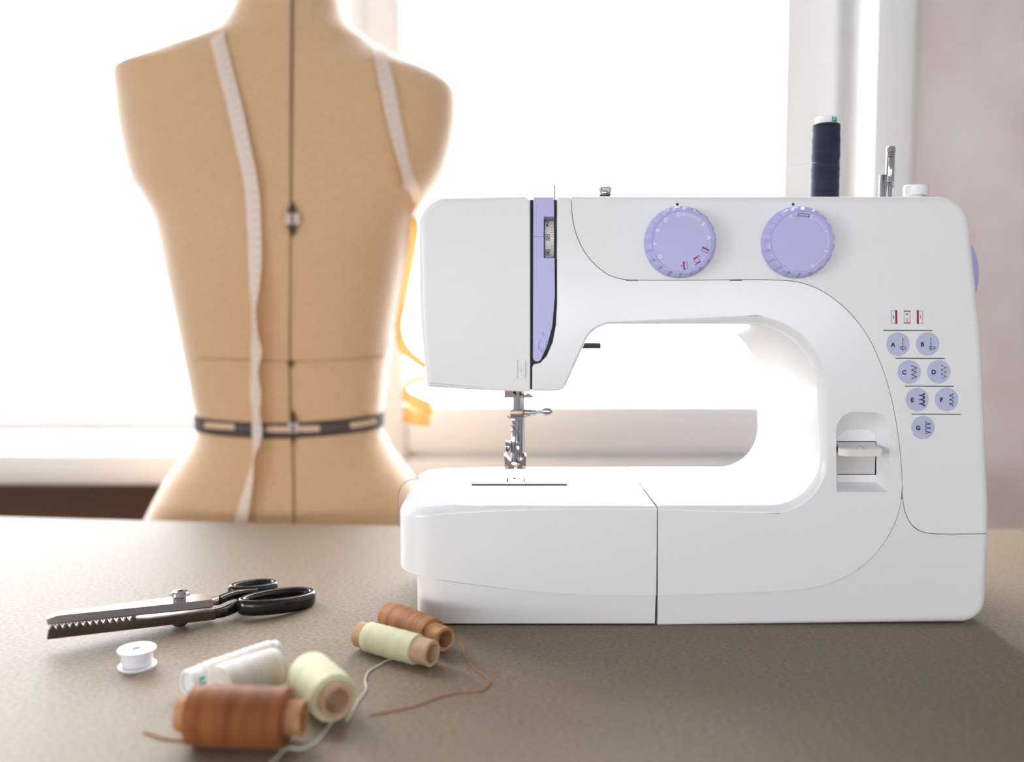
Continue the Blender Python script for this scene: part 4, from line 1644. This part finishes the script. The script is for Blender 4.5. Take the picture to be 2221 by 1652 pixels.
levels = sorted([(z.x, v.x, v.y, v.z) for z, v in zip(cz, cv)])


def level(z):
    if z <= levels[0][0]:
        return levels[0][1:]
    for a, c in zip(levels[:-1], levels[1:]):
        if a[0] <= z <= c[0]:
            s = (z - a[0]) / max(c[0] - a[0], 1e-9)
            return tuple(a[i] + (c[i] - a[i]) * s for i in (1, 2, 3))
    return levels[-1][1:]


EX = 2.35


def front_y(x, z):
    xl_, xr_, d_ = level(z)
    c_, a_ = (xl_ + xr_) / 2, (xr_ - xl_) / 2
    u = min(0.9999, abs((x - c_) / a_))
    return YMN - d_ * (1 - u ** EX) ** (1 / EX)


def surf(px, py, off=0.0):
    Y = 1.0
    for _ in range(12):
        p = onY(px, py, Y)
        Y = 0.5 * Y + 0.5 * front_y(p.x, p.z)
    p = onY(px, py, Y)
    e = 0.004
    nx = (front_y(p.x + e, p.z) - front_y(p.x - e, p.z)) / (2 * e)
    nz_ = (front_y(p.x, p.z + e) - front_y(p.x, p.z - e)) / (2 * e)
    n_ = Vector((max(-2, min(2, nx)), -1, max(-2, min(2, nz_)))).normalized()
    return p + n_ * off, n_


bm = bmesh.new()
n = 72
rings = []
for (z, xl_, xr_, d_) in levels:
    c_, a_ = (xl_ + xr_) / 2, (xr_ - xl_) / 2
    ring = []
    for k in range(n):
        t_ = 2 * PI * k / n
        co, si = math.cos(t_), math.sin(t_)
        ring.append(bm.verts.new((c_ + a_ * math.copysign(abs(co) ** (2 / EX), co), YMN + d_ * math.copysign(abs(si) ** (2 / EX), si), z)))
    rings.append(ring)
for A, B in zip(rings[:-1], rings[1:]):
    for k in range(n):
        bm.faces.new((A[k], A[(k + 1) % n], B[(k + 1) % n], B[k]))
bm.faces.new(rings[0][::-1])
bm.faces.new(rings[-1])
torso = obj('torso', bm, M['linen'], form, 60)


def ribbon(bm, pts, wpx, off, mi=0, n=6):
    """Flat band on the torso surface through pixel points; wpx is its width in pixels (number or per-point list)."""
    ws = wpx if isinstance(wpx, (list, tuple)) else [wpx] * len(pts)
    P3 = catmull([Vector((p[0], p[1], w)) for p, w in zip(pts, ws)], n)
    prev = None
    for i, p in enumerate(P3):
        a, c = P3[max(i - 1, 0)], P3[min(i + 1, len(P3) - 1)]
        d = Vector((c.x - a.x, c.y - a.y)).normalized()
        nn = Vector((-d.y, d.x)) * p.z / 2
        cur = [bm.verts.new(surf(p.x + nn.x, p.y + nn.y, off)[0]), bm.verts.new(surf(p.x - nn.x, p.y - nn.y, off)[0])]
        if prev:
            bm.faces.new((prev[0], prev[1], cur[1], cur[0])).material_index = mi
        prev = cur


bm = bmesh.new()
ribbon(bm, [(634, -60), (634, 0), (633, 120), (632, 250), (631, 440), (630, 600), (629, 780), (631, 900), (636, 1000), (638, 1150)], [7, 7, 7, 6, 4, 3, 4, 5, 4, 4], 0.0012)
obj('center_seam', bm, M['seam_thread'], torso, 30, False)
bm = bmesh.new()
ribbon(bm, [(430, 776), (500, 779), (630, 783), (720, 781), (800, 775), (832, 771)], 3, 0.001)
obj('cross_seam', bm, M['seam_light'], torso, 30, False)

# waist tape wrapped right round
bm = bmesh.new()
zc = surf(633, 934)[0].z
NB = 90
rA, rB = [], []
for k in range(NB):
    t_ = 2 * PI * k / NB
    co, si = math.cos(t_), math.sin(t_)
    for lst, dz in ((rA, 0.0092), (rB, -0.0092)):
        zt_ = zc + dz + abs(co) * 0.0045
        xl_, xr_, d_ = level(zt_)
        c_, a_ = (xl_ + xr_) / 2, (xr_ - xl_) / 2 + 0.0015
        lst.append(bm.verts.new((c_ + a_ * math.copysign(abs(co) ** (2 / EX), co), YMN + (d_ + 0.0015) * math.copysign(abs(si) ** (2 / EX), si), zt_)))
for k in range(NB):
    bm.faces.new((rA[k], rB[k], rB[(k + 1) % NB], rA[(k + 1) % NB]))
belt = obj('waist_tape', bm, M['tape_black'], form, 60, False)
for pts in ([(448, 920.5), (480, 923), (511, 925)], [(578, 929.5), (605, 930), (627, 930)], [(648, 929.5), (670, 929), (693, 928)], [(757, 922), (785, 918), (812, 912)]):
    bm = bmesh.new()
    ribbon(bm, pts, 13, 0.0028)
    obj('tape_label', bm, M['tape_beige'], belt, 30, False)
for s, x0, y0, tl in (('WAIST', 724, 926, -0.07), ('WAIST', 543, 928, 0.04)):
    ik = Ink(lambda x, y: surf(x, y, 0.0028)[0])
    ik.text(s, x0, y0, 13, tl, 0, -0.01)
    ik.build('tape_lettering', [M['ink_grey']], belt)


def marker(name, cx, cy, hw, hh, pale):
    bm = bmesh.new()
    def lens(x0, y0, w_, y1, rev):
        pts = []
        for k in range(13):
            s = k / 12
            wd = w_ * math.sin(PI * (0.5 * s)) if not rev else w_ * math.sin(PI * 0.5 * (1 - s))
            pts.append((x0, y0 + (y1 - y0) * s, max(wd, 0.6)))
        return pts
    for (ya, yb, rev) in ((cy - hh, cy, False), (cy, cy + hh, True)):
        L_ = lens(cx, ya, hw, yb, rev)
        prev = None
        for x0, y0, w_ in L_:
            cur = [bm.verts.new(surf(x0 - w_, y0, 0.0036)[0]), bm.verts.new(surf(x0 + w_, y0, 0.0036)[0])]
            if prev:
                bm.faces.new((prev[0], prev[1], cur[1], cur[0]))
            prev = cur
    o_ = obj(name, bm, M['marker'], form, 30, False)
    if pale:
        bm = bmesh.new()
        for sx_ in (-1, 1):
            q_ = [(cx + sx_ * 2.5, cy - pale), (cx + sx_ * (hw + 2), cy - pale + 1), (cx + sx_ * (hw + 2), cy + pale - 2), (cx + sx_ * 2.5, cy + pale)]
            bm.faces.new([bm.verts.new(surf(x, y, 0.0046)[0]) for x, y in q_])
        obj('pale_clasp', bm, M['marker_pale'], o_, 30, False)


marker('seam_marker', 635, 476, 13, 40, 13)
marker('seam_marker', 631, 787, 6, 10, 0)
marker('seam_marker', 637, 926, 9, 40, 12)
# stand under the torso and neck cap
bm = bmesh.new()
zl = levels[0][0]
xc = onY(635, 900, YMN).x
add_cyl(bm, (xc, YMN, 0.03), (xc, YMN, zl + 0.02), 0.016, 20)
obj('stand_pole', bm, M['steel'], form)
bm = bmesh.new()
add_lathe(bm, (xc, YMN, 0), (0, 0, 1), [(0, 0), (0, 0.17), (0.012, 0.17), (0.03, 0.05), (0.04, 0.018), (0.04, 0)], 40)
obj('stand_base', bm, M['black'], form)
bm = bmesh.new()
zt_ = levels[-1][0]
xl_, xr_, d_ = levels[-1][1:]
add_lathe(bm, ((xl_ + xr_) / 2, YMN, zt_), (0, 0, 1), [(0, 0), (0, d_ * 0.95), (0.012, d_ * 0.9), (0.03, d_ * 0.4), (0.05, 0.012), (0.06, 0)], 36)
obj('neck_cap', bm, M['wood'], form)

# ------------------------------------------------------------------ measuring tape
tp_pts = []   # (point, width direction, half width)


def add_tp(p, wdir, hw=0.0086):
    tp_pts.append((Vector(p), Vector(wdir).normalized(), hw))


def tp_surf(px, py, ang, tw=0.0, off=0.003):
    """Tape lying on the torso; ang = direction of its width in the picture, tw = twist away from the surface."""
    p, n_ = surf(px, py, off)
    q_, _n = surf(px + 6 * math.cos(ang), py + 6 * math.sin(ang), off)
    wd = (q_ - p).normalized()
    wd = wd * math.cos(tw) + n_ * math.sin(tw)
    add_tp(p + n_ * abs(math.sin(tw)) * 0.008, wd)


tp_surf(518, 1165, 0.25, 0.25)
tp_surf(525, 1135, 0.25, 0.3)
tp_surf(537, 1085, 0.15, 0.55)
tp_surf(548, 1040, 0.1, 0.85)
tp_surf(555, 998, 0.0, 1.15)
tp_surf(561, 965, 0.0, 0.75)
tp_surf(562, 930, 0.0, 0.5)
tp_surf(560, 890, 0.0, 0.75)
tp_surf(558, 850, 0.0, 0.45)
tp_surf(557, 800, 0.0, 0.8)
tp_surf(560, 760, 0.0, 0.5)
tp_surf(558, 720, 0.0, 0.9)
tp_surf(556, 670, 0.0, 1.0)
tp_surf(556, 620, 0.0, 0.6)
tp_surf(556, 560, 0.0, 0.3)
tp_surf(554, 500, 0.0, 0.25)
tp_surf(551, 440, -0.05, 0.2)
tp_surf(544, 380, -0.12, 0.3)
tp_surf(530, 320, -0.25, 0.2)
tp_surf(513, 240, -0.25, 0.1)
tp_surf(492, 160, -0.2, 0.05)
tp_surf(478, 105, -0.15, 0.0)
tp_surf(474, 92, -0.25, 0.0)
tp_surf(475, 82, -0.5, 0.0)
add_tp(onY(476, 70, YMN + 0.035), (1, 0.25, 0.35))
add_tp(onY(530, 50, YMN + 0.082), (0.25, 0.3, 1))
add_tp(onY(630, 45, YMN + 0.095), (0, 0.25, 1))
add_tp(onY(735, 60, YMN + 0.084), (-0.25, 0.3, 1))
add_tp(onY(800, 92, YMN + 0.035), (-1, 0.25, 0.4))
add_tp(onY(816, 98, YMN - 0.02), (-1, 0, 0.3))
tape_flip = len(tp_pts)
tp_surf(824, 125, PI - 0.2, 0.0)
tp_surf(838, 185, PI - 0.2, 0.05)
tp_surf(850, 250, PI - 0.15, 0.1)
tp_surf(862, 310, PI - 0.2, 0.2)
tp_surf(877, 375, PI - 0.25, 0.35)
p, n_ = surf(893, 425, 0.004)
add_tp(p, (-0.8, 0.5, 0.1))
add_tp(onY(900, 455, YMN - 0.03), (-0.1, 0.9, 0.1))
add_tp(onY(893, 500, YMN - 0.02), (0.9, 0.4, 0.15), 0.0105)
add_tp(onY(884, 560, YMN + 0.00), (1.0, 0.1, 0.2), 0.0105)
add_tp(onY(873, 620, YMN + 0.01), (0.95, 0.3, 0.2), 0.0105)
add_tp(onY(866, 670, YMN + 0.012), (0.75, 0.6, 0.2), 0.0105)
add_tp(onY(864, 710, YMN + 0.012), (0.4, 0.8, 0.3))
add_tp(onY(870, 742, YMN + 0.01), (0.45, 0.5, 0.7))
add_tp(onY(893, 772, YMN + 0.00), (0.25, 0.6, 0.8), 0.0075)
add_tp(onY(918, 790, YMN - 0.01), (-0.05, 0.55, 0.85), 0.0075)
add_tp(onY(942, 806, YMN + 0.00), (-0.3, 0.2, 0.9), 0.008)
add_tp(onY(918, 817, YMN + 0.025), (0.15, -0.3, 0.95), 0.008)
add_tp(onY(890, 829, YMN + 0.02), (0.2, -0.1, 1), 0.008)
add_tp(onY(874, 847, YMN + 0.00), (0.3, 0.2, 0.95), 0.009)
add_tp(onY(893, 866, YMN - 0.018), (-0.1, 0.35, 0.9), 0.009)
add_tp(onY(925, 880, YMN - 0.015), (-0.1, 0.3, 0.9), 0.009)
add_tp(onY(942, 888, YMN + 0.005), (-0.3, 0.1, 0.95), 0.009)
add_tp(onY(915, 892, YMN + 0.025), (0.05, 0.0, 1), 0.009)
add_tp(onY(880, 893, YMN + 0.015), (0.1, 0.0, 1), 0.009)
add_tp(onY(874, 897, YMN - 0.005), (0.0, 0.2, 1), 0.009)
add_tp(onY(900, 906, YMN - 0.020), (0, 0.15, 1), 0.009)
add_tp(onY(932, 908, YMN - 0.014), (0, 0.1, 1), 0.009)
pc_ = catmull([a for a, _, _ in tp_pts], 6)
wc_ = catmull([a for _, a, _ in tp_pts], 6)
hc_ = catmull([Vector((h, 0, 0)) for _, _, h in tp_pts], 6)
bm = bmesh.new()
uvl = bm.loops.layers.uv.new('UVMap')
prev = None
dist = 0.0
for i, (p, w_, h) in enumerate(zip(pc_, wc_, hc_)):
    if i:
        dist += (p - pc_[i - 1]).length
    w_ = w_.normalized() if w_.length > 1e-3 else Vector((1, 0, 0))
    cur = (bm.verts.new(p - w_ * h.x), bm.verts.new(p + w_ * h.x), dist)
    if prev:
        f = bm.faces.new((prev[0], prev[1], cur[1], cur[0]))
        for lp_, (uu, vv) in zip(f.loops, ((prev[2], 0), (prev[2], 1), (cur[2], 1), (cur[2], 0))):
            lp_[uvl].uv = (uu / 0.01, vv)
    prev = cur
tape = obj('measuring_tape', bm, M['tape'], None, 180, False)
tape['label'] = 'cream and orange measuring tape draped around the neck of the dress form'
tape['category'] = 'measuring tape'
